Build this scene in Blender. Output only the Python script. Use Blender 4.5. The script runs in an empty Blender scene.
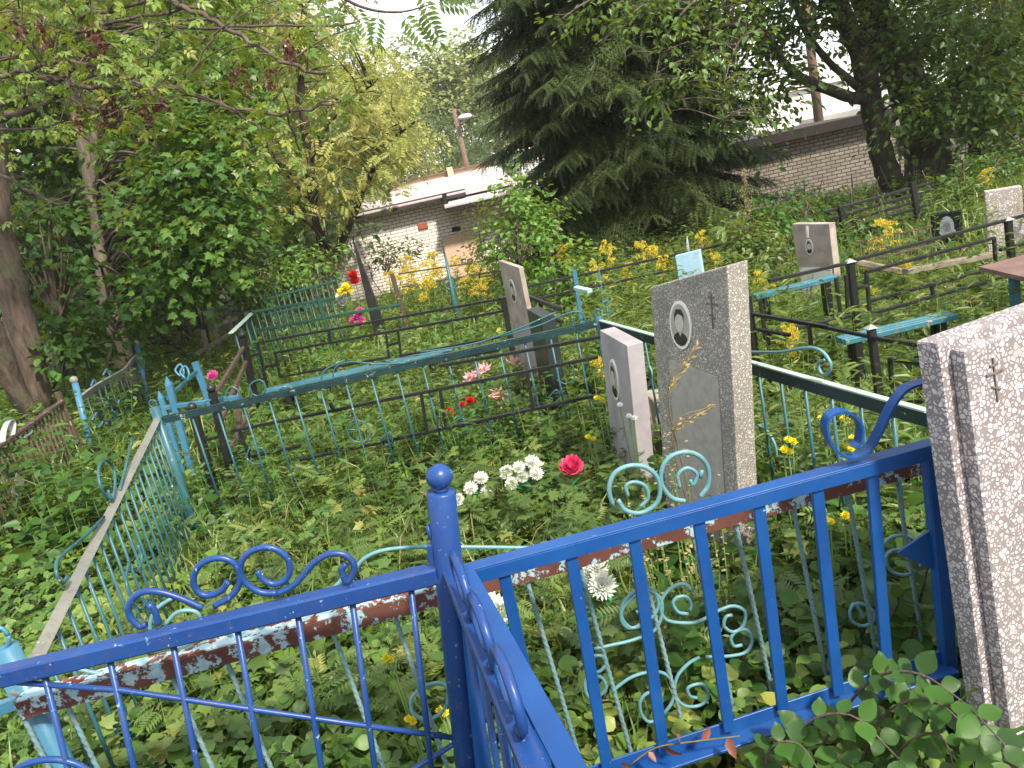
import bpy, bmesh, math, random
import numpy as np
from mathutils import Vector, Matrix

random.seed(7)
RNG = np.random.default_rng(11)
SC = bpy.context.scene
COL = SC.collection
rad = math.radians

# ------------------------------------------------------------------ camera
PITCH, ROLL, FOC, CAMH = rad(14.5), rad(12.5), 800.0, 1.5
_f = np.array([0, math.cos(PITCH), -math.sin(PITCH)])
_r0 = np.array([1.0, 0, 0]); _u0 = np.array([0, math.sin(PITCH), math.cos(PITCH)])
_R = math.cos(ROLL) * _r0 - math.sin(ROLL) * _u0
_U = math.sin(ROLL) * _r0 + math.cos(ROLL) * _u0
_C = np.array([0, 0, CAMH])

def ray(px, py):
    return _f + (px - 512) / FOC * _R + (384 - py) / FOC * _U

def G(px, py, z):                                   # point at height z
    v = ray(px, py); return _C + v * (z - CAMH) / v[2]

def P(px, py, y):                                   # point at distance y
    v = ray(px, py); return _C + v * y / v[1]

class Plane:                                        # upright (or leaning) plane through two points
    def __init__(s, A, B, lean=(0, 0, 1)):
        s.o = np.array(A, float); s.t = np.array(B, float) - s.o
        s.up = np.array(lean, float); s.n = np.cross(s.t, s.up); s.n /= np.linalg.norm(s.n)
    def at(s, px, py, off=0.0):
        v = ray(px, py); k = ((s.o + s.n * off - _C) @ s.n) / (v @ s.n); return _C + v * k
    def tr(s, pts, off=0.0):
        return [s.at(a, b, off) for a, b in pts]

cam_data = bpy.data.cameras.new('camera'); cam = bpy.data.objects.new('camera', cam_data); COL.objects.link(cam)
M = Matrix(((_R[0], _U[0], -_f[0], 0), (_R[1], _U[1], -_f[1], 0), (_R[2], _U[2], -_f[2], CAMH), (0, 0, 0, 1)))
cam.matrix_world = M
cam_data.sensor_width = 36; cam_data.lens = 36 * FOC / 1024
cam_data.clip_start = 0.02; cam_data.clip_end = 3000
SC.camera = cam

# ------------------------------------------------------------------ ground shape
def gz(x, y):
    x = np.asarray(x, float); y = np.asarray(y, float)
    z = -0.03 * np.clip(y - 3, 0, 9) - 0.08 * np.clip(y - 12, 0, 8) - 0.02 * np.clip(y - 28, 0, 200)
    z = z + 0.10 * np.clip((x - 2) / 4, 0, 1) * np.clip((y - 2) / 3, 0, 1)
    z = z + 0.03 * np.sin(x * 1.7 + 1) * np.cos(y * 1.3) + 0.015 * np.sin(x * 5.1) * np.sin(y * 4.3 + 2)
    return z

# ------------------------------------------------------------------ helpers: objects
def tag(o, label=None, cat=None, group=None, kind=None):
    if label: o['label'] = label
    if cat: o['category'] = cat
    if group: o['group'] = group
    if kind: o['kind'] = kind
    return o

def thing(name, label, cat, loc, group=None, rotz=0.0):
    o = bpy.data.objects.new(name, None); o.empty_display_size = 0.1
    o.location = [float(c) for c in loc]; o.rotation_euler = (0, 0, rotz); COL.objects.link(o)
    return tag(o, label, cat, group)

def root_loc(p):
    while p is not None and p.parent is not None: p = p.parent
    return np.array(p.location) if p is not None else np.zeros(3)

def copy_tree(o, parent=None, label=None):
    c = o.copy(); COL.objects.link(c)
    if parent is not None: c.parent = parent
    for ch in list(o.children): copy_tree(ch, c)
    if label: c['label'] = label
    return c

def nrm(v):
    v = np.asarray(v, float); return v / (np.linalg.norm(v) + 1e-12)

def smooth_path(pts, n=6):
    pts = [np.array(p, float) for p in pts]
    if len(pts) < 3: return pts
    out = []
    q = [2 * pts[0] - pts[1]] + pts + [2 * pts[-1] - pts[-2]]
    for i in range(1, len(q) - 2):
        a, b, c, d = q[i - 1], q[i], q[i + 1], q[i + 2]
        for k in range(n):
            t = k / n
            out.append(0.5 * ((2 * b) + (c - a) * t + (2 * a - 5 * b + 4 * c - d) * t * t + (3 * b - a - 3 * c + d) * t ** 3))
    out.append(pts[-1]); return out

class MB:
    def __init__(s): s.v = []; s.f = []; s.sm = []
    def add(s, vs, fs, smooth=False):
        b = len(s.v); s.v += [tuple(map(float, p)) for p in vs]
        for f in fs: s.f.append(tuple(i + b for i in f)); s.sm.append(smooth)
        return s
    def tube(s, pts, r, n=8, twist=None, cap=True):
        pts = [np.array(p, float) for p in pts]; m = len(pts)
        rs = r if hasattr(r, '__len__') else [r] * m
        T = [nrm(pts[min(i + 1, m - 1)] - pts[max(i - 1, 0)]) for i in range(m)]
        a = np.array([0, 0, 1.0]) if abs(T[0][2]) < 0.9 else np.array([1.0, 0, 0])
        u = nrm(np.cross(T[0], a)); vs = []
        for i in range(m):
            u = nrm(u - T[i] * (u @ T[i])); w = np.cross(T[i], u)
            for k in range(n):
                th = 2 * math.pi * k / n + (twist * i if twist else 0)
                vs.append(pts[i] + rs[i] * (math.cos(th) * u + math.sin(th) * w))
        fs = [(i * n + k, i * n + (k + 1) % n, (i + 1) * n + (k + 1) % n, (i + 1) * n + k) for i in range(m - 1) for k in range(n)]
        if cap: fs += [tuple(range(n - 1, -1, -1)), tuple((m - 1) * n + k for k in range(n))]
        return s.add(vs, fs, True if not twist else False)
    def rebar(s, p0, p1, r):
        p0 = np.array(p0, float); p1 = np.array(p1, float); L = np.linalg.norm(p1 - p0); m = max(6, int(L / 0.0036))
        pts = [p0 + (p1 - p0) * i / m for i in range(m + 1)]
        T = nrm(p1 - p0); u = nrm(np.cross(T, [0.3, 1, 0.1])); w = np.cross(T, u); n = 10; vs = []
        for i, q in enumerate(pts):
            for k in range(n):
                th = 2 * math.pi * k / n
                rr = r * (.86 + 0.34 * max(0, math.cos(2 * (th + i * 0.62))))
                vs.append(q + rr * (math.cos(th) * u + math.sin(th) * w))
        fs = [(i * n + k, i * n + (k + 1) % n, (i + 1) * n + (k + 1) % n, (i + 1) * n + k) for i in range(m) for k in range(n)]
        fs += [tuple(range(n - 1, -1, -1)), tuple(m * n + k for k in range(n))]
        return s.add(vs, fs, True)
    def beam(s, p0, p1, w, t, up=(0, 0, 1), ch=0.12):
        # chamfered rectangular bar: w across (horizontal), t along 'up'
        p0 = np.array(p0, float); p1 = np.array(p1, float); d = nrm(p1 - p0); up = np.array(up, float)
        if abs(d @ nrm(up)) > 0.98: up = np.array([0, 1.0, 0])
        x = nrm(np.cross(d, up)); z = np.cross(x, d); c = ch * min(w, t); a, b = w / 2, t / 2
        sec = [(a, b - c), (a - c, b), (-a + c, b), (-a, b - c), (-a, -b + c), (-a + c, -b), (a - c, -b), (a, -b + c)]
        vs = [p + x * q[0] + z * q[1] for p in (p0, p1) for q in sec]
        fs = [(k, (k + 1) % 8, 8 + (k + 1) % 8, 8 + k) for k in range(8)] + [tuple(range(7, -1, -1)), tuple(range(8, 16))]
        return s.add(vs, fs)
    def ribbon(s, pts, wvec, th, up=None):
        # flat strip along pts, wide along wvec, thickness th
        pts = [np.array(p, float) for p in pts]; m = len(pts); wv = np.array(wvec, float); vs = []
        for i in range(m):
            T = nrm(pts[min(i + 1, m - 1)] - pts[max(i - 1, 0)]); nn = nrm(np.cross(T, wv)) * th / 2
            vs += [pts[i] - wv / 2 - nn, pts[i] + wv / 2 - nn, pts[i] + wv / 2 + nn, pts[i] - wv / 2 + nn]
        fs = [(i * 4 + k, i * 4 + (k + 1) % 4, (i + 1) * 4 + (k + 1) % 4, (i + 1) * 4 + k) for i in range(m - 1) for k in range(4)]
        fs += [(3, 2, 1, 0), tuple((m - 1) * 4 + k for k in range(4))]
        return s.add(vs, fs)
    def prism(s, poly, ext, smooth=False):
        poly = [np.array(p, float) for p in poly]; e = np.array(ext, float); n = len(poly)
        vs = poly + [p + e for p in poly]
        fs = [tuple(range(n - 1, -1, -1)), tuple(range(n, 2 * n))] + [(k, (k + 1) % n, n + (k + 1) % n, n + k) for k in range(n)]
        return s.add(vs, fs, smooth)
    def ball(s, c, r, seg=14, rings=9, sc=(1, 1, 1)):
        c = np.array(c, float); vs = [c + np.array([0, 0, r * sc[2]])]
        for i in range(1, rings):
            ph = math.pi * i / rings
            for k in range(seg):
                th = 2 * math.pi * k / seg
                vs.append(c + r * np.array([math.sin(ph) * math.cos(th) * sc[0], math.sin(ph) * math.sin(th) * sc[1], math.cos(ph) * sc[2]]))
        vs.append(c - np.array([0, 0, r * sc[2]])); fs = []
        for k in range(seg): fs.append((0, 1 + k, 1 + (k + 1) % seg))
        for i in range(rings - 2):
            for k in range(seg):
                a = 1 + i * seg; fs.append((a + k, a + seg + k, a + seg + (k + 1) % seg, a + (k + 1) % seg))
        L = len(vs) - 1; a = 1 + (rings - 2) * seg
        for k in range(seg): fs.append((L, a + (k + 1) % seg, a + k))
        return s.add(vs, fs, True)
    def box(s, c, size, rot=0.0):
        cx, cy, cz = c; a, b, h = size[0] / 2, size[1] / 2, size[2] / 2
        ca, sa = math.cos(rot), math.sin(rot)
        vs = [(cx + ca * x - sa * y, cy + sa * x + ca * y, cz + z) for z in (-h, h) for x, y in ((-a, -b), (a, -b), (a, b), (-a, b))]
        return s.add(vs, [(3, 2, 1, 0), (4, 5, 6, 7), (0, 1, 5, 4), (1, 2, 6, 5), (2, 3, 7, 6), (3, 0, 4, 7)])
    def build(s, name, mat, parent=None, bevel=0.0, local=False):
        me = bpy.data.meshes.new(name)
        o0 = np.zeros(3) if local else root_loc(parent)
        me.from_pydata([tuple(np.array(p) - o0) for p in s.v], [], s.f)
        me.polygons.foreach_set('use_smooth', s.sm); me.update()
        if bevel:
            bm = bmesh.new(); bm.from_mesh(me); bmesh.ops.recalc_face_normals(bm, faces=bm.faces)
            bmesh.ops.bevel(bm, geom=bm.edges[:], offset=bevel, segments=2, affect='EDGES', profile=0.6); bm.to_mesh(me); bm.free()
        me.materials.append(mat)
        o = bpy.data.objects.new(name, me); COL.objects.link(o)
        if parent is not None: o.parent = parent
        return o

# ------------------------------------------------------------------ helpers: leaf clouds
TRI7 = [(0, 1, 3), (1, 4, 3), (1, 2, 4), (0, 5, 1), (1, 5, 6), (1, 6, 2)]
def T_leaf(w=0.5, tipz=-0.12, fold=0.06):
    return np.array([(0, 0, 0), (0, .5, .02 - fold), (0, 1, tipz), (-w / 2, .30, fold), (-w / 2.7, .68, fold * .4), (w / 2, .30, fold), (w / 2.7, .68, fold * .4)]), np.array(TRI7)

def T_round(w=0.8):
    out = [(0, 0)]
    for a in (0.12, .3, .5, .7, .86): out.append((w / 2 * math.sin(math.pi * a ** .85), a))
    L = [(-x, y, .05 * x / w) for x, y in out[1:]]; Rr = [(x, y, .05 * x / w) for x, y in out[1:]]
    mid = [(0, 0, 0)] + [(0, y, -.04) for _, y in out[1:]] + [(0, 1.0, -.12)]
    v = mid + L + Rr; nm = len(mid); nl = len(L); f = []
    for side in (0, 1):
        o = nm + side * nl; tri = []
        tri.append((0, 1, o))
        for k in range(nl - 1): tri += [(k + 1, k + 2, o + k + 1), (k + 1, o + k + 1, o + k)]
        tri.append((nl, nl + 1, o + nl - 1))
        if side == 1: tri = [t[::-1] for t in tri]
        f += tri
    return np.array(v, float), np.array(f)

def T_multi(tmpl, places):
    V, F = tmpl; vs = []; fs = []; b = 0
    for (off, ang, sc, tilt) in places:
        ca, sa = math.cos(ang), math.sin(ang); ct, st = math.cos(tilt), math.sin(tilt)
        W = V * sc; W = np.stack([W[:, 0], W[:, 1] * ct - W[:, 2] * st, W[:, 1] * st + W[:, 2] * ct], 1)
        W = np.stack([W[:, 0] * ca - W[:, 1] * sa, W[:, 0] * sa + W[:, 1] * ca, W[:, 2]], 1) + np.array(off)
        vs.append(W); fs.append(F + b); b += len(V)
    return np.concatenate(vs), np.concatenate(fs)

def T_trifoliate():
    base = T_round(.78)
    V, F = T_multi(base, [((0, .02, 0), 0, .62, -.1), ((0, 0, 0), 1.25, .56, -.12), ((0, 0, 0), -1.25, .56, -.12)])
    st = np.array([(-.012, 0, 0), (.012, 0, 0), (0, -.25, -.9)]); F2 = np.array([(0, 1, 2)]) + len(V)
    return np.concatenate([V, st]), np.concatenate([F, F2])

def T_pinnate(pairs=6, lw=.4, ll=.34, droop=-.25):
    V0 = np.array([(0, 0, 0), (-lw / 2, .45, .03), (0, 1, -.08), (lw / 2, .45, .03)]); F0 = np.array([(0, 2, 1), (0, 3, 2)])
    pl = []
    for i in range(pairs):
        t = .2 + .75 * i / pairs
        for sgn in (1, -1): pl.append(((0, t, droop * t * t), sgn * 1.1, ll * (1 - .25 * abs(t - .5)), -.12))
    pl.append(((0, .95, droop * .9), 0, ll, -.2))
    V, F = T_multi((V0, F0), pl)
    st = np.array([(-.012, 0, 0), (.012, 0, 0), (0, 1, droop)]); F2 = np.array([(0, 1, 2)]) + len(V)
    return np.concatenate([V, st]), np.concatenate([F, F2])

def T_maple():
    out = [(0, 0), (.22, -.04), (.5, .1), (.36, .26), (.58, .52), (.3, .52), (.24, .62), (.14, .72), (0, 1.0)]
    R = [(x, y, -.10 * x + (-.1 if y > .8 else 0)) for x, y in out[1:-1]]; L = [(-x, y, z) for x, y, z in R]
    v = [(0, .32, 0.03), (0, 0, 0)] + R + [(0, 1.0, -.12)] + L[::-1]; n = len(v) - 1
    return np.array(v, float), np.array([(0, 1 + k, 1 + (k + 1) % n) for k in range(n)])

def T_blade():
    v = []; 
    for t, w in ((0, .02), (.35, .022), (.7, .014)):
        y = .55 * t ** 1.7; z = t * (1 - .25 * t * t)
        v += [(-w, y, z), (w, y, z)]
    v.append((0, .62, .70)); return np.array(v, float), np.array([(0, 1, 3), (0, 3, 2), (2, 3, 5), (2, 5, 4), (4, 5, 6)])

def T_spruce(n=13):
    v = []; f = []
    for i in range(n):
        t = (i + .5) / n
        for sgn in (1, -1):
            b = len(v); L = .125 * (1 - .3 * t)
            z = -.12 * t * t
            v += [(0, t - .03, z), (0, t + .035, z), (sgn * L, t + .10, z + (.03 if i % 2 else -.05))]; f.append((b, b + 1, b + 2) if sgn > 0 else (b + 1, b, b + 2))
    b = len(v); v += [(-.02, 0, 0), (.02, 0, 0), (0, 1.05, -.13)]; f.append((b, b + 1, b + 2))
    b = len(v); v += [(0, 0, -.02), (0, 0, .02), (0, 1.0, -.13)]; f.append((b, b + 1, b + 2))
    return np.array(v, float), np.array(f)

def basis(d, n):
    d = d / (np.linalg.norm(d, axis=1, keepdims=True) + 1e-9)
    x = np.cross(d, n); x /= (np.linalg.norm(x, axis=1, keepdims=True) + 1e-9)
    z = np.cross(x, d); return np.stack([x, d, z], 2)          # columns x,y,z

def leafmesh(name, tmpl, pos, B, scale, tint, mat, parent=None, local=False, kind=None):
    V, F = tmpl; n = len(pos); k = len(V); m = len(F)
    o0 = np.zeros(3) if local else root_loc(parent)
    W = np.einsum('nij,kj->nki', B, V) * np.asarray(scale).reshape(-1, 1, 1) + (pos - o0)[:, None, :]
    idx = (F[None] + (np.arange(n) * k)[:, None, None]).reshape(-1)
    me = bpy.data.meshes.new(name)
    me.vertices.add(n * k); me.vertices.foreach_set('co', W.reshape(-1).astype(np.float32))
    me.loops.add(len(idx)); me.loops.foreach_set('vertex_index', idx.astype(np.int32))
    me.polygons.add(n * m); me.polygons.foreach_set('loop_start', (np.arange(n * m) * 3).astype(np.int32))
    me.polygons.foreach_set('loop_total', np.full(n * m, 3, np.int32))
    me.update(calc_edges=True)
    at = me.attributes.new('tint', 'FLOAT', 'FACE'); at.data.foreach_set('value', np.repeat(tint, m).astype(np.float32))
    me.materials.append(mat)
    o = bpy.data.objects.new(name, me); COL.objects.link(o)
    if parent is not None: o.parent = parent
    if kind: o['kind'] = kind
    return o

def rdir(n):
    v = RNG.normal(size=(n, 3)); return v / np.linalg.norm(v, axis=1, keepdims=True)

# ------------------------------------------------------------------ materials
def _mat(name):
    m = bpy.data.materials.new(name); m.use_nodes = True; nt = m.node_tree; nt.nodes.clear()
    out = nt.nodes.new('ShaderNodeOutputMaterial'); return m, nt, out

def lin(c):
    if isinstance(c, str):
        c = [int(c[i:i + 2], 16) / 255 for i in (0, 2, 4)]
        c = [x / 12.92 if x <= .04045 else ((x + .055) / 1.055) ** 2.4 for x in c]
    return (*c, 1.0)

def N(nt, t, **kw):
    n = nt.nodes.new(t)
    for k, v in kw.items():
        if k.startswith('i_'): n.inputs[k[2:].replace('_', ' ')].default_value = v
        else: setattr(n, k, v)
    return n

def noise(nt, vec, scale, detail=4, rough=.6):
    n = N(nt, 'ShaderNodeTexNoise'); n.inputs['Scale'].default_value = scale; n.inputs['Detail'].default_value = detail; n.inputs['Roughness'].default_value = rough
    nt.links.new(vec, n.inputs['Vector']); return n.outputs['Fac']

def ramp(nt, fac, stops, interp='LINEAR'):
    r = N(nt, 'ShaderNodeValToRGB'); r.color_ramp.interpolation = interp; e = r.color_ramp.elements
    while len(e) < len(stops): e.new(.5)
    for i, (p, c) in enumerate(stops): e[i].position = p; e[i].color = (c, c, c, 1) if isinstance(c, float) else ((*c, 1) if isinstance(c, tuple) else lin(c))
    nt.links.new(fac, r.inputs['Fac']); return r.outputs['Color']

def mix(nt, fac, a, b, mode='MIX'):
    m = N(nt, 'ShaderNodeMix', data_type='RGBA', blend_type=mode)
    for s, v in ((0, fac), (6, a), (7, b)):
        if hasattr(v, 'default_value') or hasattr(v, 'is_output'): nt.links.new(v, m.inputs[s])
        else: m.inputs[s].default_value = v if s == 0 else lin(v)
    return m.outputs[2]

def bump(nt, h, strength=.4, dist=.002):
    b = N(nt, 'ShaderNodeBump'); b.inputs['Strength'].default_value = strength; b.inputs['Distance'].default_value = dist
    nt.links.new(h, b.inputs['Height']); return b.outputs['Normal']

def leaf_mat(name, cols, transl=.35, rough=.45, tcol=None, spec=.4):
    m, nt, out = _mat(name)
    a = N(nt, 'ShaderNodeAttribute', attribute_name='tint')
    if 'petal' not in name and 'bloom' not in name:
        cols = [tuple(x * .80 for x in lin(q)[:3]) for q in cols]; transl *= .8
    n = len(cols); c = ramp(nt, a.outputs['Fac'], [(i / (n - 1), q) for i, q in enumerate(cols)])
    p = N(nt, 'ShaderNodeBsdfPrincipled'); p.inputs['Roughness'].default_value = rough; p.inputs['Specular IOR Level'].default_value = spec
    nt.links.new(c, p.inputs['Base Color'])
    t = N(nt, 'ShaderNodeBsdfTranslucent'); g = mix(nt, .55, c, tcol or 'b8c840'); nt.links.new(g, t.inputs['Color'])
    s = N(nt, 'ShaderNodeMixShader'); s.inputs[0].default_value = transl
    nt.links.new(p.outputs[0], s.inputs[1]); nt.links.new(t.outputs[0], s.inputs[2]); nt.links.new(s.outputs[0], out.inputs['Surface'])
    return m

def paint(name, col, col2, chip='5a3a2c', chip2='9aa0a0', amount=.36, rough=.38, scale=22, dirt=.25, metal=0.0):
    """old enamel: uneven tone, flaked spots, grime, brush relief"""
    m, nt, out = _mat(name); tc = N(nt, 'ShaderNodeTexCoord').outputs['Object']
    n1 = noise(nt, tc, 7, 3); base = mix(nt, ramp(nt, n1, [(.35, 0.0), (.65, 1.0)]), col, col2)
    nd = noise(nt, tc, 35, 5, .7); base = mix(nt, ramp(nt, nd, [(.52, 0.0), (.75, dirt)]), base, '4a4438')
    n2 = noise(nt, tc, scale, 6, .72); mask = ramp(nt, n2, [(amount - .012, 1.0), (amount + .012, 0.0)])
    n3 = noise(nt, tc, scale * 2.3, 3); ch = mix(nt, ramp(nt, n3, [(.45, 0.0), (.55, 1.0)]), chip, chip2)
    c = mix(nt, mask, base, ch)
    p = N(nt, 'ShaderNodeBsdfPrincipled'); nt.links.new(c, p.inputs['Base Color'])
    rr = ramp(nt, mask, [(0, float(rough)), (1, .8)]); nt.links.new(rr, p.inputs['Roughness']); p.inputs['Metallic'].default_value = metal; p.inputs['Specular IOR Level'].default_value = .32
    inv = N(nt, 'ShaderNodeMath', operation='MULTIPLY_ADD'); inv.inputs[1].default_value = -.7; inv.inputs[2].default_value = 1; nt.links.new(mask, inv.inputs[0])
    ad = N(nt, 'ShaderNodeMath', operation='MULTIPLY_ADD'); nt.links.new(noise(nt, tc, 120, 3), ad.inputs[0]); ad.inputs[1].default_value = .5; nt.links.new(inv.outputs[0], ad.inputs[2])
    nt.links.new(bump(nt, ad.outputs[0], .5, .0015), p.inputs['Normal']); nt.links.new(p.outputs[0], out.inputs['Surface'])
    return m

def plain(name, c1, c2=None, rough=.7, scale=10, bs=60, bstr=.3, bd=.003, spec=.4):
    m, nt, out = _mat(name); tc = N(nt, 'ShaderNodeTexCoord').outputs['Object']
    c = mix(nt, ramp(nt, noise(nt, tc, scale, 5), [(.35, 0.0), (.65, 1.0)]), c1, c2 or c1)
    p = N(nt, 'ShaderNodeBsdfPrincipled'); nt.links.new(c, p.inputs['Base Color']); p.inputs['Roughness'].default_value = rough; p.inputs['Specular IOR Level'].default_value = spec
    nt.links.new(bump(nt, noise(nt, tc, bs, 4), bstr, bd), p.inputs['Normal']); nt.links.new(p.outputs[0], out.inputs['Surface'])
    return m

def terrazzo(name, scale, mortar, chips, edge=(.04, .09), stain='6b6257', stain_amt=.5, mortar2=None, moss=False):
    m, nt, out = _mat(name); tc = N(nt, 'ShaderNodeTexCoord').outputs['Object']
    wob = N(nt, 'ShaderNodeTexNoise'); wob.inputs['Scale'].default_value = scale * .8; nt.links.new(tc, wob.inputs['Vector'])
    vm = N(nt, 'ShaderNodeVectorMath', operation='MULTIPLY_ADD'); nt.links.new(wob.outputs['Color'], vm.inputs[0]); vm.inputs[1].default_value = (.35 / scale,) * 3; nt.links.new(tc, vm.inputs[2])
    v = N(nt, 'ShaderNodeTexVoronoi', feature='DISTANCE_TO_EDGE'); v.inputs['Scale'].default_value = scale; nt.links.new(vm.outputs[0], v.inputs['Vector'])
    vc = N(nt, 'ShaderNodeTexVoronoi', feature='F1'); vc.inputs['Scale'].default_value = scale; nt.links.new(vm.outputs[0], vc.inputs['Vector'])
    sep = N(nt, 'ShaderNodeSeparateColor'); nt.links.new(vc.outputs['Color'], sep.inputs[0])
    # chip size varies: threshold offset by the cell's random value
    th = N(nt, 'ShaderNodeMath', operation='MULTIPLY_ADD'); nt.links.new(sep.outputs[1], th.inputs[0]); th.inputs[1].default_value = -.26; nt.links.new(v.outputs['Distance'], th.inputs[2])
    mask = ramp(nt, th.outputs[0], [(edge[0], 0.0), (edge[1], 1.0)])
    cc = ramp(nt, sep.outputs[0], [(i / (len(chips) - 1), q) for i, q in enumerate(chips)])
    mo = mix(nt, noise(nt, tc, scale * 3, 3), mortar, mortar2 or mortar)
    c = mix(nt, mask, mo, cc)
    st = ramp(nt, noise(nt, tc, 5, 6, .65), [(.5, 0.0), (.72, stain_amt)]); c = mix(nt, st, c, stain)
    if moss:
        st2 = ramp(nt, noise(nt, tc, 9, 6, .7), [(.56, 0.0), (.7, .8)]); c = mix(nt, st2, c, '77703c')
    p = N(nt, 'ShaderNodeBsdfPrincipled'); nt.links.new(c, p.inputs['Base Color']); p.inputs['Roughness'].default_value = .75
    nt.links.new(bump(nt, mask, .6, .0025), p.inputs['Normal']); nt.links.new(p.outputs[0], out.inputs['Surface'])
    return m

def brick_mat(name, c1, c2, mortar, w=.26, h=.098, bs=.012, dirt='7d6f62', dirt_amt=.5):
    m, nt, out = _mat(name); g = N(nt, 'ShaderNodeTexCoord').outputs['Object']
    sx = N(nt, 'ShaderNodeSeparateXYZ'); nt.links.new(g, sx.inputs[0]); cx = N(nt, 'ShaderNodeCombineXYZ')
    ad = N(nt, 'ShaderNodeMath', operation='ADD'); nt.links.new(sx.outputs['X'], ad.inputs[0]); nt.links.new(sx.outputs['Y'], ad.inputs[1])
    nt.links.new(ad.outputs[0], cx.inputs['X']); nt.links.new(sx.outputs['Z'], cx.inputs['Y'])
    b = N(nt, 'ShaderNodeTexBrick'); b.inputs['Scale'].default_value = 1; b.inputs['Brick Width'].default_value = w; b.inputs['Row Height'].default_value = h
    b.inputs['Mortar Size'].default_value = bs; b.inputs['Mortar Smooth'].default_value = .2; b.inputs['Bias'].default_value = .1
    b.inputs['Color1'].default_value = lin(c1); b.inputs['Color2'].default_value = lin(c2); b.inputs['Mortar'].default_value = lin(mortar)
    nt.links.new(cx.outputs[0], b.inputs['Vector'])
    st = ramp(nt, noise(nt, g, 1.1, 7, .7), [(.45, 0.0), (.75, dirt_amt)]); c = mix(nt, st, b.outputs['Color'], dirt)
    p = N(nt, 'ShaderNodeBsdfPrincipled'); nt.links.new(c, p.inputs['Base Color']); p.inputs['Roughness'].default_value = .85
    iv = N(nt, 'ShaderNodeMath', operation='SUBTRACT'); iv.inputs[0].default_value = 1; nt.links.new(b.outputs['Fac'], iv.inputs[1])
    nt.links.new(bump(nt, iv.outputs[0], .8, .012), p.inputs['Normal']); nt.links.new(p.outputs[0], out.inputs['Surface'])
    return m

def bark_mat(name, c1, c2, scale=9):
    m, nt, out = _mat(name); tc = N(nt, 'ShaderNodeTexCoord').outputs['Object']
    mp = N(nt, 'ShaderNodeMapping'); mp.inputs['Scale'].default_value = (1, 1, .22); nt.links.new(tc, mp.inputs[0])
    n = noise(nt, mp.outputs[0], scale * 2.2, 6, .7); c = mix(nt, ramp(nt, n, [(.35, 0.0), (.62, 1.0)]), c1, c2)
    c = mix(nt, ramp(nt, noise(nt, tc, 3, 4), [(.55, 0.0), (.75, .5)]), c, '6f7358')
    p = N(nt, 'ShaderNodeBsdfPrincipled'); nt.links.new(c, p.inputs['Base Color']); p.inputs['Roughness'].default_value = .9
    nt.links.new(bump(nt, n, .9, .02), p.inputs['Normal']); nt.links.new(p.outputs[0], out.inputs['Surface']); return m

MT = {}
MT['royal'] = paint('royal_blue_enamel', '1a3c74', '17346c', chip='8f9ba8', chip2='3f7f98', amount=.355, rough=.36, scale=65, dirt=.35)
MT['azure'] = paint('bright_blue_enamel', '0f3a74', '134480', chip='8ba0ac', chip2='5f7f98', amount=.31, rough=.36, scale=60, dirt=.15)
MT['teal'] = paint('teal_enamel', '244c56', '2e5a63', chip='6a4636', chip2='aab4b2', amount=.36, scale=38)
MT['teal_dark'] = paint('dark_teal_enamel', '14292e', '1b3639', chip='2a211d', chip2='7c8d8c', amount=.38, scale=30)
MT['teal_pale'] = paint('pale_teal_enamel', '4e7982', '5e888e', chip='7b4a38', chip2='5a9aa6', amount=.37, scale=60, dirt=.4)
MT['rebar'] = paint('weathered_rebar_paint', '587880', '6b8588', chip='6b5040', chip2='4f7f86', amount=.42, scale=60, dirt=.5)
MT['flaked_top'] = paint('flaked_blue_paint', 'a3b8c0', '8aaebb', chip='50291f', chip2='6d4335', amount=.485, scale=26, dirt=.3)
MT['flaked_face'] = paint('rusty_red_primer', '4a2a24', '5a382f', chip='8fa6b0', chip2='7a98a4', amount=.455, scale=24, rough=.75, dirt=.3)
MT['greyrail'] = paint('worn_grey_paint', '6a6c6a', '787770', chip='5b5048', chip2='8fa6aa', amount=.36, rough=.6, scale=30, dirt=.5)
MT['black'] = paint('black_enamel', '17181a', '1e1f20', chip='4a332a', chip2='3a3a3a', amount=.36, rough=.4, scale=30)
MT['brownrail'] = paint('brown_rusty_rail', '382c26', '44352c', chip='2d2522', chip2='7a6a5c', amount=.42, rough=.8)
MT['rustpick'] = paint('rusty_picket', '41352d', '4e4037', chip='8b7f74', chip2='40302a', amount=.42, rough=.85)
MT['sky'] = paint('sky_blue_enamel', '35647f', '3f6f88', chip='7b8a90', chip2='5c4a40', amount=.35)
MT['sky_bench'] = paint('blue_bench_paint', '2c5c6c', '3a6c78', chip='8b8a80', chip2='6a5a4c', amount=.40, scale=18)
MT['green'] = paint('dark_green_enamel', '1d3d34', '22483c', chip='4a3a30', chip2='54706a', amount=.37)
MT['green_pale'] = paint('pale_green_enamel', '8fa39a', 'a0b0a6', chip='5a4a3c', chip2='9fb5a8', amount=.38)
MT['iron_white'] = paint('whitewashed_iron', '8f9290', '868a88', chip='6b5a50', chip2='8b8f8c', amount=.40, rough=.7)
MT['wood_grey'] = plain('weathered_plank', '5c5449', '776e60', .9, 12, 50)
MT['wood_dark'] = plain('dark_wood', '3c3028', '54463a', .9, 12, 40)
MT['rust_top'] = plain('rust_brown_sheet', '5f4a44', '6e5850', .75, 8, 40)
MT['terr_big'] = terrazzo('coarse_terrazzo', 104, '6c6567', ['9a9294', 'aea7a8', 'bfb8b9', 'a49c9e'], edge=(.0, .05), stain='8f857e', stain_amt=.35, mortar2='797173')
MT['terr_fine'] = terrazzo('fine_grey_terrazzo', 130, '7c7871', ['9c978f', 'b0aba3', '908b84', 'beb9b2'], stain='45423c', stain_amt=.55, mortar2='6c6963')
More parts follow.
